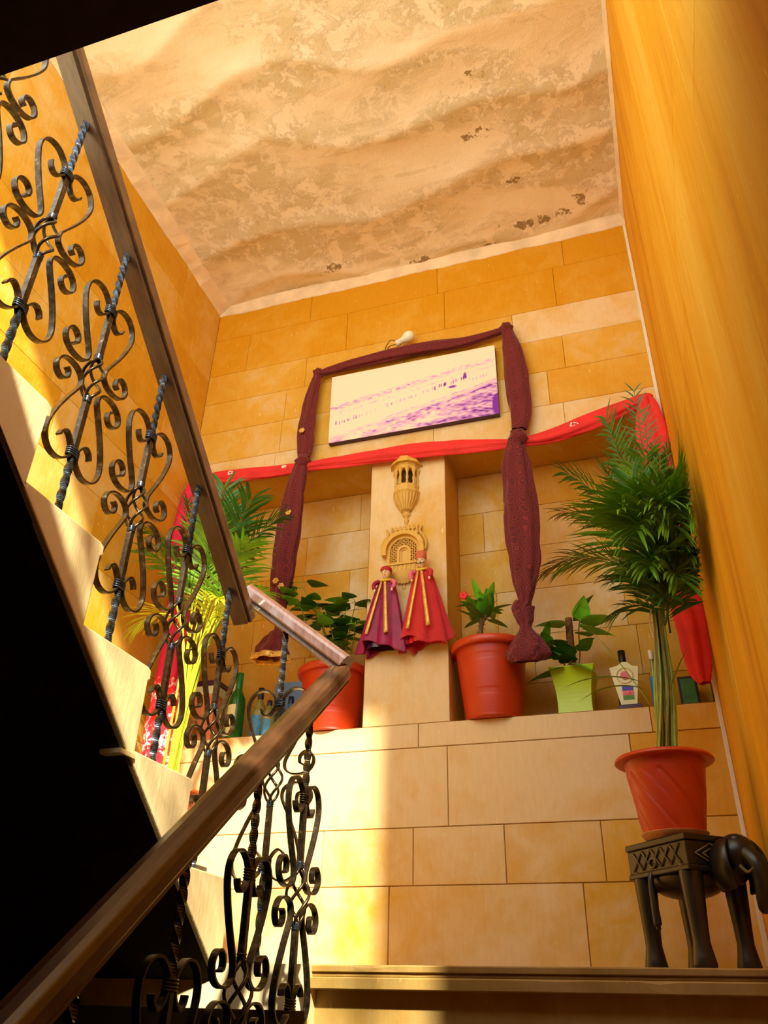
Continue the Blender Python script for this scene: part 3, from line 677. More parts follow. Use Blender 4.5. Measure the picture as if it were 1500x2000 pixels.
# ---------------------------------------------------------------- puppets
def puppet(x, z, lean, label, body, head_h, mous, tail_w, cuffc, turb, zb):
    P = thing('puppet', (x, -.045, z), label, 'puppet', None)
    P.rotation_euler = (0, lean, 0); L = z-zb
    mb = MB(); R = 72; prof = [(0, .018, .014), (-.02, .038, .020), (-.07, .052, .024), (-.15, .068, .029), (-.24, .084, .033), (-L+.05, tail_w*.92, .036), (-L, tail_w, .040)]
    rows = catmull([V(p) for p in prof], 6); vs = []
    for i, p in enumerate(rows):
        for j in range(R):
            th = 2*pi*j/R; s = i/(len(rows)-1); m = 1+.22*s*sin(7*th+1.3+x*9)+.07*s*sin(11*th)
            dz = s**3*(.022*sin(2*th+x*5)+.010*sin(5*th))
            vs.append(V((p.y*cos(th)*m, max(p.z*sin(th)*m, -.2), p.x+dz)))
    mb.add(vs, [(i*R+j, i*R+(j+1) % R, (i+1)*R+(j+1) % R, (i+1)*R+j) for i in range(len(rows)-1) for j in range(R)], True)
    sk = mb.build('robe', body, P, solid=.0015)
    mb = MB(); mb.lathe([(tail_w*.60, -L+.06), (tail_w*.66, -L+.004)], seg=48, M=Matrix.Diagonal((1, .42, 1, 1)), rad=lambda a, z: 1+.1*sin(8*a)); mb.build('underskirt', 'plum' if 'magenta' in body else 'red_satin', P)
    for (xa, xb, wd) in ((.004, tail_w*.28, .0075), (-.012, -tail_w*.62, .006)):
        mb = MB(); pts = []; M_ = 14
        for i in range(M_+1):
            s = i/M_; zz = -.02-(L-.075)*s; rr = .022+.018*s
            pts.append(V((xa+(xb-xa)*s, -(rr+.010+.004*s)*(1-.22*abs(xb)/tail_w*s), zz)))
        mb.sweep(pts, [(-wd, -.001), (wd, -.001), (wd, .001), (-wd, .001)], up=(0, 1, 0), smooth=True, scale=lambda s: .7+.5*s); mb.build('gold_ribbon', 'gold_trim', P)
    hd = MB(); c = (0, -.012, .028)
    hd.lathe([(.0005, -.026), (.008, -.024), (.015, -.012), (.019, .002), (.0205, .014), (.018, .024), (.001, .030)], c, 20, rad=lambda a, z: 1+.05*cos(a+pi/2))
    hd.ell((0, -.033, .030), (.0035, .006, .008), 8, 6)
    hd.sweep([(0, -.008, -.012), (0, -.010, .010)], [(.008*cos(k), .008*sin(k)) for k in (0, 1, 2, 3, 4, 5)])
    h = hd.build('head', 'face_paint', P)
    mb = MB()
    for s in (-1, 1): mb.ell((s*.0085, -.0305, .035), (.0052, .002, .003), 10, 5)
    mb.build('eye_white', 'white_paint', h)
    mb = MB()
    for s in (-1, 1):
        mb.ell((s*.0085, -.0325, .035), (.0024, .0016, .0026), 8, 5)
        mb.tube([(s*.003, -.031, .041), (s*.009, -.031, .0435), (s*.015, -.027, .041)], .0011, 5)
        if mous: mb.tube(catmull([(0, -.033, .021), (s*.007, -.033, .018), (s*.013, -.030, .020), (s*.017, -.027, .026)]), .0016, 5)
    mb.build('brow_and_pupil', 'black_paint', h)
    mb = MB(); mb.ell((0, -.0315, .014), (.0048, .002, .0018), 8, 4); mb.build('lips', 'flower_red', h)
    mb = MB()
    if head_h == 'tall':
        mb.lathe([(.021, .040), (.0235, .050), (.0235, .074), (.017, .083), (.001, .085)], (0, -.012, 0), 20, rad=lambda a, z: 1+.06*sin(6*a+z*260))
    else:
        mb.lathe([(.0225, .036), (.0265, .044), (.024, .053), (.014, .060), (.001, .061)], (0, -.012, 0), 20, rad=lambda a, z: 1+.06*sin(6*a+z*260))
    mb.build('turban', turb, h)
    mb = MB()
    for k in range(11):
        a = -pi*k/10; mb.ell((.020*cos(a), -.010+.020*sin(a), -.002-.010*abs(sin(a))), (.006, .006, .006), 8, 6)
    mb.build('garland', 'flower_yellow', P)
    for s in (-1, 1):
        mb = MB(); mb.tube(catmull([(s*.030, -.012, -.010), (s*.044, -.024, -.022), (s*.046, -.032, -.042), (s*.040, -.036, -.056)]), .0105, 10, scale=lambda q: 1-.25*q); sl = mb.build('sleeve', 'pink_cuff' if s == cuffc else body, P)
        mb = MB(); mb.ell((s*.039, -.037, -.062), (.0055, .005, .008), 8, 6); mb.build('hand', 'face_paint', P)
    return P
puppet(1.108, 1.515, RAD(2), 'magenta robed string puppet with gold ribbons, left one on the pillar', 'magenta_satin', 'low', False, .098, 1, 'turban_red', 1.195)
puppet(1.270, 1.545, RAD(-2), 'red dotted puppet with tall turban and moustache, right one on the pillar', 'red_dotted', 'tall', True, .100, -1, 'turban', 1.205)
# each hangs from a small nail
for (x, z) in ((1.106, 1.60), (1.272, 1.655)):
    pass

# ---------------------------------------------------------------- leaves and plants
def leaf(mb, base, d, L, Wd, up=(0, 0, 1), droop=.25, cup=.15, shape=0, N=7):
    base = V(base); d = V(d).normalized(); up = V(up); S = d.cross(up)
    S = S.normalized() if S.length > .05 else V((1, 0, 0)); Nn = S.cross(d); vs = []; p = base.copy(); dd = d.copy()
    for i in range(N+1):
        s = i/N
        wv = (sin(pi*min(1, s**.75))**.8 if shape == 0 else (sin(pi*s**.5)**.9 if shape == 1 else min(1, 6*s)*(1-s**3)))*Wd/2+1e-4
        vs += [p-S*wv+Nn*cup*wv, p, p+S*wv+Nn*cup*wv]
        dd = (dd-V((0, 0, droop/N))).normalized(); p = p+dd*(L/N)
    mb.add(vs, [(i*3+j, i*3+j+1, i*3+j+4, i*3+j+3) for i in range(N) for j in range(2)], True)
def pot(T, r_rim, r_top, r_base, h, lip, mat='terracotta', spiral=False, bands=(.32, .82), z0=0.0):
    g = .0025
    prof = [(.0005, z0), (r_base*.97, z0), (r_base, z0+.004)]; n = 46
    for i in range(n+1):
        s = i/n; z = z0+.004+(h-lip-.004)*s; r = r_base+(r_top-r_base)*s**.9
        if not spiral:
            for b in bands:
                for q in (-.022, .022): r -= g*math.exp(-((s-b-q)/.010)**2)
        prof.append((r, z))
    mb = MB()
    rad = None
    if spiral:
        def rad(a, z):
            s = (z-z0)/(h-lip)
            if s < .02 or s > .84: return 1
            k = ((a/(2*pi)*7+s*1.7) % 1.0); return 1-.040*math.exp(-((k-.5)/.06)**2)+.018*(k-.5)
    mb.lathe(prof, seg=210 if spiral else 64, rad=rad); body = mb.build('pot_body', mat, T)
    mb = MB(); z = z0+h
    mb.lathe([(r_top-.002, z-lip*1.02), (r_rim-.012, z-lip*.98), (r_rim-.004, z-lip), (r_rim, z-lip*.8), (r_rim, z-.010), (r_rim-.004, z-.003), (r_rim-.012, z), (r_rim-.022, z-.004), (r_top-.016, z-.02), (r_top-.02, z-.05)], seg=64)
    mb.build('rim', 'terracotta_rim', T)
    mb = MB(); mb.lathe([(.0005, z-.028), (r_top*.5, z-.024), (r_top-.014, z-.03)], seg=32, rad=lambda a, q: 1); mb.build('soil', 'soil', T)
def frond(T, base, d, L, droop, ll, n, mat, name='frond', curl=.3, seed=0, lw=.011, drop=.6):
    rn = random.Random(seed); mb = MB(); p = V(base); dd = V(d).normalized(); K = 16; pts = [p.copy()]; dirs = [dd.copy()]
    for i in range(K):
        dd = (dd-V((0, 0, droop*(i+1)/K/K*2))).normalized(); p = p+dd*(L/K); pts.append(p.copy()); dirs.append(dd.copy())
    mb.tube(pts, .003, 5, scale=lambda s: 1.2-.9*s)
    for i in range(n):
        s = .22+.78*(i+.5)/n; x = s*K; a = int(min(x, K-1)); fr = x-a; b = pts[a].lerp(pts[a+1], fr); T_ = dirs[a]
        S = T_.cross(V((0, 0, 1))); S = S.normalized() if S.length > .1 else V((1, 0, 0)); N = S.cross(T_)
        for sg in (-1, 1):
            ang = .95-.55*s+rn.uniform(-.12, .12); l = ll*(.55+.6*sin(pi*min(1, .15+.8*s)))*rn.uniform(.85, 1.1)
            ld = T_*cos(ang)+S*(sg*sin(ang))+N*rn.uniform(.05, .3)
            if ld.length < .1: ld = T_
            q = clampdir(b, ld, l, T)
            leaf(mb, b, q, l, lw, up=N, droop=drop+rn.uniform(0, .4), cup=.3, shape=0, N=4)
    T_o = V(T.location)
    for i, v in enumerate(mb.v):
        x, y, z = v; wx, wy, wz = x+T_o.x, y+T_o.y, z+T_o.z
        if wx > 2.325: x = 2.325+.035*math.tanh((wx-2.325)/.15)-T_o.x
        if wx < .04: x = .04-.03*math.tanh((.04-wx)/.15)-T_o.x
        if wy > -.06 and not (ZL+.02 < wz < ZN-.02 and wx < 2.2): y = -.06+.04*math.tanh((wy+.06)/.15)-T_o.y
        mb.v[i] = (x, y, z)
    o = mb.build(name, mat, T); return o
def clampdir(b, d, l, T):
    """leaflets that would poke through the walls are turned along them"""
    o = V(T.location); d = V(d).normalized(); e = o+V(b)+d*l*.85
    if e.x > W-.03: d.x -= (e.x-(W-.03))/l*1.3
    if e.x < .03: d.x += (.03-e.x)/l*1.3
    lim = ND-.03 if (ZL < e.z < ZN and (e.x < 1.0 or e.x > 1.37)) else -.03
    if e.y > lim: d.y -= (e.y-lim)/l*1.3
    return d.normalized()

# --- potted plant left of the pillar (bushy heart leaves)
p1 = thing('potted_plant', (.835, .088, ZL), 'leafy green plant in a terracotta pot left of the pillar', 'potted plant')
pot(p1, .160, .140, .108, .285, .032)
rn = random.Random(21); mb = MB(); ends = []
for k in range(9):
    a = rn.uniform(0, 2*pi); b = V((.05*cos(a), .03*sin(a), .26)); e = V((rn.uniform(-.24, .13), rn.uniform(-.14, .06), rn.uniform(.44, .70)))
    pts = catmull([b, b.lerp(e, .5)+V((rn.uniform(-.02, .02), 0, .03)), e], 6); mb.tube(pts, .0032, 6, scale=lambda s: 1.1-.5*s); ends.append(pts)
mb.build('stem', 'palm_stem', p1)
for (m, cnt, sd) in (('leaf', 34, 1), ('leaf_dark', 30, 2), ('leaf_bright', 9, 3)):
    for k in range(cnt):
        r2_ = random.Random(sd*100+k); pts = ends[r2_.randrange(9)]; q = pts[r2_.randrange(5, len(pts))]
        a = r2_.uniform(0, 2*pi); d = V((cos(a), sin(a)*.7-.25, r2_.uniform(-.1, .5))); mb = MB()
        q2 = q+d.normalized()*.03; mb.tube([q, q2], .0013, 4); L = r2_.uniform(.07, .12)
        leaf(mb, q2, clampdir(q2, d, L, p1), L, L*.72, droop=.6, cup=-.25, shape=1); mb.build('leaf', m, p1)
# --- crown of thorns
p2 = thing('potted_plant', (1.532, .062, ZL), 'thorny stemmed plant with a red flower in a large terracotta pot', 'potted plant')
pot(p2, .165, .143, .108, .315, .034)
mb = MB(); st = catmull([(-.03, -.02, .28), (-.035, -.02, .36), (-.03, -.02, .42), (-.025, -.02, .47)], 8); mb.tube(st, .010, 8)
mb2 = catmull([(-.032, -.02, .40), (-.005, -.03, .45), (.008, -.03, .48)], 6); mb.tube(mb2, .006, 7)
for k in range(90):
    q = st[rn.randrange(len(st))]; a = rn.uniform(0, 2*pi); d = V((cos(a), sin(a), rn.uniform(-.2, .4))).normalized(); mb.tube([q+d*.008, q+d*.022], .0013, 4, scale=lambda s: 1.05-s)
mb.build('thorny_stem', 'stem_brown', p2)
for k in range(40):
    r2_ = random.Random(k+500); q = st[-1]+V((r2_.uniform(-.02, .035), r2_.uniform(-.02, .02), r2_.uniform(-.05, .045))); a = r2_.uniform(0, 2*pi)
    d = V((cos(a), sin(a)*.8-.1, r2_.uniform(-.15, 1.2))); L = r2_.uniform(.085, .13); mb = MB(); leaf(mb, q, clampdir(q, d, L, p2), L, .038, droop=.25, cup=.15, shape=2); mb.build('leaf', 'leaf' if k % 3 else 'leaf_bright', p2)
mb = MB()
for k in range(5):
    a = k*2*pi/5; mb.ell((-.078+.010*cos(a), -.135, .50+.010*sin(a)), (.010, .004, .010), 8, 5)
mb.tube([(-.03, -.02, .46), (-.078, -.13, .50)], .0015, 4); mb.build('flower', 'flower_red', p2)
# --- lime vase with climbing plant
p3 = thing('potted_plant', (1.852, .095, ZL), 'heart leaved climber on a moss pole in a square lime green vase', 'potted plant')
mb = MB(); rows = []
for i in range(13):
    s = i/12; hw_ = .062+.026*s**2.2+.004*(1-s)**3; rows.append((hw_, .188*s))
sq = lambda r: [V((-r, -r, 0)), V((r, -r, 0)), V((r, r, 0)), V((-r, r, 0))]
vs = []
for (r, z) in rows+[(rows[-1][0]-.004, .188), (rows[-1][0]-.012, .16)]: vs += [c+V((0, 0, z)) for c in sq(r)]
nn = len(rows)+2; mb.add(vs, [(i*4+j, i*4+(j+1) % 4, i*4+4+(j+1) % 4, i*4+4+j) for i in range(nn-1) for j in range(4)]+[(3, 2, 1, 0)], False)
mb.build('vase', 'lime_plastic', p3, bevel=.004)
mb = MB(); mb.box(-.072, .072, -.072, .072, .150, .165); mb.build('soil', 'soil', p3)
mb = MB(); mb.tube(catmull([(0, .02, .15), (.0, .02, .30), (.004, .0, .425)]), .016, 12, scale=lambda s: 1.05-.15*s+.05*sin(40*s)); mb.build('moss_pole', 'moss_pole', p3)
stems = [catmull([(-.01, 0, .16), (-.03, -.02, .22), (-.07, -.03, .29), (-.10, -.03, .33)], 6), catmull([(.01, 0, .16), (.035, -.02, .25), (.04, -.02, .35), (.05, -.02, .40)], 6), catmull([(0, -.02, .16), (-.01, -.05, .2), (.01, -.06, .22)], 5)]
mb = MB(); [mb.tube(s, .003, 6) for s in stems]; mb.build('stem', 'stem_brown', p3)
for (q, d, L, wd, m) in (((.05, -.02, .39), (.9, -.2, .35), .13, .075, 'leaf_bright'), ((.045, -.03, .37), (1, -.35, -.1), .14, .08, 'leaf_bright'), ((.02, -.02, .40), (.5, -.1, .9), .12, .05, 'leaf'), ((0, -.02, .39), (-.9, -.3, .3), .12, .05, 'leaf_bright'),
                         ((-.02, -.05, .19), (-1, -.4, .0), .15, .065, 'leaf_dark'), ((.01, -.06, .205), (.8, -.5, -.2), .10, .075, 'leaf'), ((-.10, -.03, .33), (-.9, -.2, .3), .07, .03, 'leaf'), ((-.10, -.03, .33), (.3, -.2, 1), .07, .03, 'leaf'), ((-.09, -.03, .31), (-.6, -.4, -.5), .07, .035, 'leaf_dark'),
                         ((-.07, -.03, .29), (.5, -.5, -.4), .07, .035, 'leaf'), ((-.05, -.03, .26), (-.9, -.3, .0), .09, .035, 'leaf_dark'), ((-.03, -.02, .24), (-.4, -.6, .6), .09, .05, 'leaf_dark'), ((.01, -.01, .25), (-.5, -.5, .8), .09, .06, 'leaf_dark'), ((.035, -.02, .30), (.8, -.2, .5), .06, .04, 'leaf'),
                         ((.05, -.02, .40), (.2, -.4, .9), .09, .05, 'leaf_bright'), ((.04, -.02, .34), (.6, -.6, .1), .08, .05, 'leaf'), ((-.01, -.02, .30), (-.7, -.5, .4), .08, .045, 'leaf'), ((0, -.03, .22), (-.3, -.8, .4), .08, .05, 'leaf_dark'), ((.03, -.02, .27), (.6, -.6, .5), .08, .045, 'leaf'), ((-.08, -.03, .31), (-.2, -.6, .6), .06, .035, 'leaf'), ((-.05, -.03, .27), (-.6, -.2, .9), .08, .035, 'leaf')):
    mb = MB(); L *= 1.2; wd *= 1.6; leaf(mb, q, clampdir(q, d, L, p3), L, wd, droop=.75, cup=-.2, shape=1); mb.build('leaf', m, p3)

# ---------------------------------------------------------------- award, bottles and cards on the ledge
aw = thing('award_plaque', (2.05, .045, ZL), 'cream shield award plaque with a round medallion on a plum base', 'award')
mb = MB(); outl = [(-.028, .022), (.030, .022), (.052, .172), (.030, .176), (.012, .192), (-.006, .194), (-.026, .180), (-.056, .174)]
def slab(mb, pts, y0, y1, mi=0):
    n = len(pts); vs = [V((x, y, z)) for y in (y0, y1) for (x, z) in pts]
    mb.add(vs, [tuple(range(n)), tuple(range(2*n-1, n-1, -1))]+[(i, n+i, n+(i+1) % n, (i+1) % n) for i in range(n)], mi=mi)
slab(mb, outl, -.006, .006); mb.build('shield', 'label_cream', aw, bevel=.001)
mb = MB(); mb.box(-.042, .046, -.022, .026, 0, .022); mb.build('base', 'plum', aw, bevel=.003)
mb = MB(); [mb.tube([V((-.002+.030*cos(2*pi*i/28), -.0072, .138+.030*sin(2*pi*i/28))) for i in range(29)], .0018, 5) for _ in (0,)]; mb.build('wreath', 'gold_trim', aw)
mb = MB(); slab(mb, [(-.002+.016*cos(2*pi*i/20), .138+.016*sin(2*pi*i/20)) for i in range(20)], -.0095, -.006); mb.build('medallion', 'pink_print', aw)
mb = MB(); mb.box(-.018, .022, -.0085, -.006, .078, .096, mi=0); mb.box(-.018, .022, -.0085, -.006, .060, .078, mi=1); mb.box(-.018, .022, -.0085, -.006, .044, .060, mi=2); mb.ell((.002, -.008, .068), (.010, .002, .009), 10, 5, mi=1)
mb.build('picture_label', 'sky_print', aw, mats=['sky_print', 'pink_print', 'green_print'])
def bottle(x, y, prof, label, mat, cap=None, lab=None, name='bottle', lsize=None, group=None):
    T = thing(name, (x, y, ZL), label, 'bottle', group); mb = MB(); mb.lathe([(.0005, 0)]+prof, seg=28); mb.build('glass_body', mat, T)
    r, z = prof[-1]
    if cap: mb = MB(); mb.lathe([(r+.0015, z-cap[1]), (r+.0022, z-cap[1]+.002), (r+.0022, z+.003), (.0005, z+.004)], seg=20); mb.build('cap', cap[0], T)
    if lab:
        rr = max(p[0] for p in prof)+.0008; mb = MB(); mb.lathe([(rr, lab[1]), (rr, lab[2])], seg=20, a0=-pi*.95, a1=-pi*.25 if lab[0] != 'label_cream' else -pi*.38); mb.build('paper_label', lab[0], T)
    return T
wine = [(.034, .0), (.037, .006), (.0372, .17), (.034, .195), (.022, .222), (.0145, .240), (.0135, .31)]
bottle(.385, .075, wine, 'tall green wine bottle with a long cream label', 'glass_green', ('foil_green', .085), ('label_cream', .03, .16))
bottle(.325, .15, [(r*.95, z*.93) for r, z in wine], 'clear yellowish bottle standing behind the green wine bottle', 'glass_clear', ('white_plastic', .03))
bottle(.475, .12, [(r*.85, z*.80) for r, z in wine], 'olive bottle with navy cap and blue label right of the wine bottle', 'glass_clear', ('cap_blue', .05), ('label_blue', .03, .12))
bottle(.545, .075, [(.024, 0), (.026, .005), (.026, .10), (.020, .125), (.010, .14), (.009, .17)], 'small olive bottle with a blue label near the handrail', 'glass_clear', ('cap_blue', .02), ('label_blue', .015, .085))
bottle(.62, .13, [(.022, 0), (.024, .004), (.024, .12), (.012, .15), (.011, .20)], 'small blue bottle in front of the pale blue card', 'glass_blue', ('cap_blue', .03))
bottle(.545, .185, [(.022, 0), (.024, .004), (.024, .14), (.012, .17), (.011, .25)], 'slim clear bottle with a pale cap against the blue card', 'glass_blue', ('card_pink', .04))
bottle(2.045, .12, [(r*.9, z*.86) for r, z in wine], 'black necked bottle standing behind the award plaque', 'glass_dark', ('black_paint', .05))
bottle(2.155, .10, [(.016, 0), (.018, .004), (.018, .15), (.008, .19), (.0075, .25)], 'narrow blue labelled bottle with white cap beside the palm stems', 'glass_clear', ('white_plastic', .035), ('label_blue', .01, .14))
cd_ = thing('greeting_card', (.60, .235, ZL), 'pale blue printed card leaning on the niche back behind the bottles', 'card')
mb = MB(); mb.box(-.12, .075, -.004, 0, 0, .32, M=Matrix.Rotation(RAD(-3), 4, 'X')); mb.build('card_sheet', 'card_blue', cd_)
mb = MB(); mb.box(.075, .12, -.004, 0, 0, .32, M=Matrix.Rotation(RAD(-3), 4, 'X')); mb.build('card_edge', 'card_pink', cd_)
mb = MB()
for k in range(3): mb.tube([V((.01+(.05-.012*k)*cos(pi*i/16), -.012, 0.14+(.07-.016*k)*sin(pi*i/16))) for i in range(17)], .004, 5)
mb.build('printed_arc', 'label_blue', cd_)
bx = thing('parcel_box', (.20, .12, ZL), 'peach and cream box with a dark lid behind the iron scrolls', 'box')
mb = MB(); mb.box(-.085, .085, -.07, .07, 0, .22); mb.build('box_body', 'orange_box', bx, bevel=.003)
mb = MB(); mb.box(-.09, .09, -.075, .075, .26, .285); mb.build('lid', 'plum', bx, bevel=.003)
mb = MB(); mb.box(-.087, .087, -.072, .072, .22, .26); mb.build('band', 'label_cream', bx, bevel=.002)
bk = thing('cane_basket', (.19, -.0, ZL-.0), 'small brown cane basket at the left end of the ledge', 'basket')
mb = MB(); mb.lathe([(.0005, 0), (.030, 0), (.036, .02), (.042, .06), (.045, .085), (.041, .087), (.036, .03)], seg=28, rad=lambda a, z: 1+.03*sin(12*a+z*300)); mb.build('weave', 'basket_cane', bk)
pf = thing('photo_frame', (2.275, .17, ZL), 'dark framed photo leaning in the niche behind the palm stems', 'photo frame')
mb = MB(); mb.box(-.035, .035, -.006, .006, 0, .17, M=Matrix.Rotation(RAD(-8), 4, 'X')); mb.build('frame', 'black_paint', pf, bevel=.002)
mb = MB(); mb.box(-.026, .026, -.0075, -.006, .012, .158, M=Matrix.Rotation(RAD(-8), 4, 'X')); mb.build('print', 'leaf_dark', pf)

# ---------------------------------------------------------------- elephant stool
SP = V((2.152, -.468, 0)); PH = RAD(40)
es = thing('elephant_stool', SP, 'dark carved wooden elephant stool carrying a potted palm on the landing', 'stool', rz=PH)
L_, B_ = .20, .25   # along the elephant, across
mb = MB(); mb.box(-L_/2-.004, L_/2+.004, -B_/2-.004, B_/2+.004, .318, .335); mb.box(-L_/2, L_/2, -B_/2, B_/2, .255, .318); mb.box(-L_/2-.003, L_/2+.003, -B_/2-.003, B_/2+.003, .243, .256)
mb.build('seat_box', 'ebony', es, bevel=.003)
mb = MB()   # carved lattice on the rump and the flank
for i in range(5):
    y0 = -.10+.04*i
    for s in (-1, 1): mb.tube([(-L_/2-.003, y0+(.0 if s > 0 else .04), .262), (-L_/2-.003, y0+.02, .287), (-L_/2-.003, y0+(.04 if s < 0 else 0.0), .312)], .0022, 5)
    for s in (-1, 1): mb.tube([(-L_/2-.003, y0+.0 if s > 0 else y0+.04, .312), (-L_/2-.003, y0+.02, .29)], .0022, 5)
mb.tube([(-L_/2-.004, .015+.014*cos(2*pi*i/12), .275+.012*sin(2*pi*i/12)) for i in range(13)], .003, 5)
mb.build('carving', 'ebony_light', es); mb = MB()
for (a, b) in (((-.075, .285), (-.02, .312)), ((-.02, .312), (.03, .285)), ((.03, .285), (-.02, .262)), ((-.02, .262), (-.075, .285)), ((-.05, .285), (-.02, .3)), ((-.02, .3), (.008, .285)), ((.008, .285), (-.02, .272)), ((-.02, .272), (-.05, .285))):
    mb.tube([(a[0], -B_/2-.003, a[1]), (b[0], -B_/2-.003, b[1])], .0024, 5)
mb.build('carving', 'ebony_light', es)
mb = MB(); mb.ell((0, 0, .235), (L_/2-.005, B_/2-.01, .048), 24, 12); mb.build('belly', 'ebony', es)
for (x, y) in ((-.072, -.095), (-.072, .095), (.072, -.095), (.072, .095)):
    mb = MB(); mb.lathe([(.030, .262), (.031, .235), (.027, .17), (.023, .11), (.022, .075), (.027, .045), (.031, .025), (.029, .006), (.0005, .006)], (x, y, 0), 20, rad=lambda a, z: 1); lg = mb.build('leg', 'ebony', es)
    mb = MB(); mb.lathe([(.026, .008), (.026, 0), (.0005, 0)], (x, y, 0), 20); mb.build('foot_pad', 'grey_cloth', lg)
mb = MB(); mb.tube(catmull([(-.088, .03, .262), (-.104, .03, .24), (-.106, .028, .18), (-.104, .028, .14), (-.102, .028, .11)]), .0085, 8, scale=lambda s: .8+.9*s*s*(1.25-s)*2 if s < .9 else .8); mb.build('tail', 'ebony', es)
# head on the flank side towards the right wall, looking down
mb = MB(); hx, hy = .036, -.162
mb.ell((hx+.005, hy+.045, .262), (.052, .060, .056), 20, 12); mb.ell((hx, hy, .285), (.050, .050, .052), 20, 12); mb.ell((hx-.010, hy-.012, .318), (.022, .024, .016), 12, 8); mb.ell((hx+.022, hy-.0, .318), (.020, .022, .016), 12, 8)
mb.tube(catmull([(hx, hy-.025, .285), (hx+.002, hy-.058, .255), (hx+.004, hy-.064, .205), (hx+.012, hy-.050, .165), (hx+.03, hy-.03, .155), (hx+.045, hy-.025, .175)], 8), .027, 14, scale=lambda s: 1.05-.62*s); hd = mb.build('head', 'ebony', es)
mb = MB()
for s in (-1, 1):
    mb.sweep(catmull([(hx+s*.040, hy+.012, .318), (hx+s*.062, hy+.006, .285), (hx+s*.064, hy+.0, .235), (hx+s*.046, hy-.004, .195)], 6), [(-.032, -.003), (-.012, -.005), (.012, -.005), (.028, -.002), (.028, .003), (.012, .004), (-.012, .004), (-.032, .003)], up=(1, 0, 0), scale=lambda q: .75+.5*sin(pi*min(1, q*.8+.1)))
mb.build('ear', 'ebony', hd)
mb = MB()
for s in (-1, 1): mb.tube(catmull([(hx+s*.026, hy-.030, .250), (hx+s*.034, hy-.060, .232), (hx+s*.034, hy-.082, .240)]), .005, 7, scale=lambda q: 1.2-.9*q)
mb.build('tusk', 'ebony_light', hd)

# ---------------------------------------------------------------- palm on the stool
def palm(loc_, label, z0, saucer, fr, lean, stemmat, tie, seed, spiral=True, splay=0.0):
    T = thing('potted_palm', loc_, label, 'potted palm')
    if saucer:
        mb = MB(); mb.lathe([(.0005, 0), (.078, 0), (.092, .016), (.094, .018), (.088, .018), (.076, .006), (.0005, .006)], seg=40); mb.build('saucer', 'saucer', T)
    pot(T, .143, .116, .084, .225, .016, spiral=spiral, z0=.007)
    rn = random.Random(seed); tops = []; LX, LY = lean
    mb = MB(); mbd = MB()
    for k in range(22):
        a = rn.uniform(0, 2*pi); r = rn.uniform(.005, .038); b = V((r*cos(a), r*sin(a), .19)); m = V((LX*.45+r*1.0*cos(a+.5), LY*.4+r*1.0*sin(a+.5), .19+(tie-.19)*.5)); tt = V((LX*.8+(.016+splay)*cos(a), LY*.8+(.016+splay*.5)*sin(a), tie)); e = V((LX*1.2+(.05+splay*2)*cos(a+.2), LY*1.2+(.04+splay*.8)*sin(a+.2), tie+.20))
        pts = catmull([b, m, tt, e], 7); (mb if k % 4 else mbd).tube(pts, rn.uniform(.0032, .0062), 7, scale=lambda s: 1.1-.45*s); tops.append((e, a))
    mb.build('stems', stemmat, T); mbd.build('stems', 'palm_leaf_dry' if stemmat == 'palm_stem' else 'palm_stem', T)
    if splay == 0:
     mb = MB(); mb.tube([V((LX*.8+.024*cos(2*pi*i/20), LY*.8+.024*sin(2*pi*i/20), tie+.002*sin(4*pi*i/20))) for i in range(21)], .003, 6)
     mb.tube(catmull([(LX*.8-.02, LY*.8-.018, tie), (LX*.7-.026, LY*.7-.03, tie-.05), (LX*.7-.022, LY*.7-.03, tie-.11)]), .0028, 6); mb.build('twine', 'twine', T)
    for (bz, d, L, dr, ll, n, m, lw) in fr:
        q = rn.randrange(22); e = V((LX*1.1, LY*1.1, tie+bz))+V(((.012+splay*2*bz/.15*abs(d[0]))*(cos(q) if not splay else (1 if d[0] > 0 else -1)), .012*sin(q), 0))
        frond(T, e, d, L, dr, ll, n, m, seed=rn.randrange(9999), lw=lw)
    return T
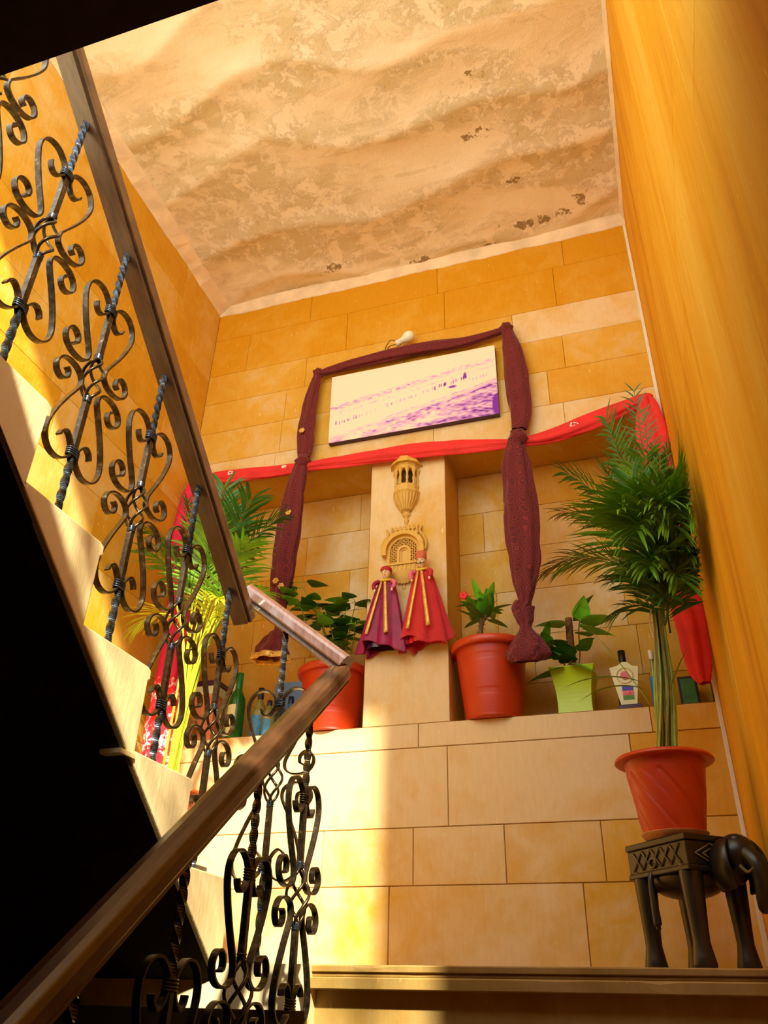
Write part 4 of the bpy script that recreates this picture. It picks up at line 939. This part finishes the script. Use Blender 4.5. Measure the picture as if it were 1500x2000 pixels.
FR = [(.10, (-.2, -.45, .8), .34, 1.7, .24, 26, 'palm_leaf', .012), (.12, (.05, -.5, .9), .34, 1.9, .27, 28, 'palm_leaf', .013), (.10, (.22, -.4, .8), .34, 2.1, .28, 28, 'palm_leaf', .013), (.16, (.15, -.5, .6), .26, 2.0, .27, 24, 'palm_leaf', .013),
      (.08, (-.85, -.1, .85), .42, 1.5, .14, 24, 'palm_leaf_dry', .007), (.14, (-.55, .05, 1), .42, 1.0, .13, 22, 'palm_leaf_dry', .007), (.16, (-.4, 0, 1), .50, .8, .14, 24, 'leaf_dark', .010),
      (.15, (-.1, .15, 1), .68, .22, .12, 26, 'leaf_dark', .010), (.15, (.06, .2, 1), .80, .12, .10, 24, 'palm_leaf_dry', .006), (.15, (-.12, -.1, 1), .62, .3, .13, 24, 'leaf_dark', .010), (.18, (.02, .05, 1), .78, .1, .09, 20, 'leaf_dark', .007),
      (.05, (.1, -.1, 1), .50, .4, .14, 24, 'leaf_dark', .012), (.0, (-.25, -.3, .4), .22, 1.5, .12, 16, 'leaf_dark', .010), (-.02, (-.5, -.2, .3), .18, 1.8, .11, 12, 'leaf_dark', .009),
      (.0, (.2, -.3, .5), .25, 1.7, .16, 20, 'leaf_dark', .012), (.22, (.2, -.3, .8), .26, 1.4, .16, 20, 'palm_leaf', .012), (.26, (.05, -.25, .9), .3, 1.0, .13, 20, 'palm_leaf', .010), (.02, (.25, -.1, .6), .28, 1.5, .15, 20, 'leaf_dark', .012),
      (.12, (-.2, .1, 1), .55, .5, .14, 24, 'leaf_dark', .010), (.0, (.1, 0, 1), .40, .5, .16, 24, 'leaf_dark', .013), (.05, (-.08, -.2, 1), .40, .8, .16, 24, 'leaf_dark', .012), (.08, (-.75, -.15, .7), .36, 1.4, .12, 20, 'palm_leaf', .008), (.1, (.18, .05, 1), .55, .35, .14, 24, 'leaf_dark', .012),
      (-.02, (.12, -.45, .9), .22, 2.6, .19, 20, 'palm_leaf', .014), (.02, (-.12, -.45, .9), .24, 2.6, .17, 20, 'palm_leaf', .013), (.05, (.2, -.3, .8), .26, 2.6, .2, 20, 'palm_leaf', .014), (-.08, (0, -.4, 1), .18, 2.4, .15, 16, 'leaf_dark', .012), (-.06, (.25, -.2, .8), .22, 2.2, .15, 18, 'leaf_dark', .012),
      (-.02, (.2, .1, .9), .28, 1.8, .16, 20, 'leaf_dark', .013), (.0, (-.1, .2, .9), .28, 1.5, .14, 20, 'leaf_dark', .012), (.16, (.1, -.45, .8), .28, 2.2, .26, 22, 'palm_leaf', .012), (.14, (-.15, -.5, .7), .26, 2.2, .24, 22, 'palm_leaf', .012)]
pr_ = palm((2.135, -.49, .336), 'tall palm tied with twine in a terracotta pot on the elephant stool', .336, True, FR, (.07, .0), 'palm_stem', .71, 5)
mb = MB()   # two stray blades low on the left
leaf(mb, (.0, -.02, .36), (-.42, .05, .95), .38, .016, droop=.35, cup=.3, shape=0, N=9)
leaf(mb, (-.02, -.02, .46), (-.95, .05, .55), .26, .014, droop=.9, cup=.3, shape=0, N=9); leaf(mb, (-.02, -.02, .44), (-.95, -.1, .45), .22, .013, droop=1.1, cup=.3, shape=0, N=9); leaf(mb, (.03, -.02, .38), (.35, -.05, .9), .22, .016, droop=.5, cup=.3, N=9)
mb.build('stray_blade', 'palm_leaf', pr_)
# --- left palm on a plain plinth
ps = thing('plinth_stool', (.42, -.43, 0), 'plain dark wooden plinth stool under the left palm', 'stool')
mb = MB(); mb.box(-.13, .13, -.13, .13, .30, .33); mb.build('seat', 'wood_dark', ps, bevel=.004)
for (x, y) in ((-.1, -.1), (.1, -.1), (.1, .1), (-.1, .1)): mb = MB(); mb.box(x-.016, x+.016, y-.016, y+.016, 0, .30); mb.build('leg', 'wood_dark', ps, bevel=.002)
FL = [(.22, (-.45, -.1, 1), .42, .9, .15, 24, 'leaf_dark', .012), (.22, (.3, -.2, 1), .44, .8, .17, 24, 'leaf_dark', .012), (.2, (.1, -.2, 1), .50, .5, .17, 26, 'leaf_dark', .013), (.2, (-.2, 0, 1), .52, .5, .16, 26, 'leaf_dark', .012), (.24, (.45, .1, 1), .42, .7, .14, 22, 'leaf_dark', .010),
      (.12, (.4, -.3, .8), .38, 1.1, .17, 24, 'palm_leaf', .013), (.12, (-.3, -.3, .9), .36, 1.2, .17, 24, 'leaf_dark', .012), (.1, (.1, -.3, 1), .38, .9, .18, 24, 'palm_leaf', .013), (.2, (.0, .1, 1), .50, .4, .16, 24, 'leaf_dark', .012), (.2, (-.4, .1, 1), .42, .8, .14, 22, 'leaf_dark', .010), (.06, (.55, 0, .7), .30, 1.1, .13, 20, 'palm_leaf', .010),
      (.1, (-.8, -.1, .7), .26, 1.9, .13, 20, 'palm_stem_bright', .009), (.16, (.2, 0, 1), .46, .5, .15, 24, 'palm_leaf', .012), (.05, (.35, -.4, .6), .26, 1.6, .13, 20, 'palm_stem_bright', .008)]
palm((.42, -.43, .331), 'sunlit palm with yellow green stems in the left landing corner', .331, True, FL, (.03, .0), 'palm_stem_bright', .78, 9, splay=.036)
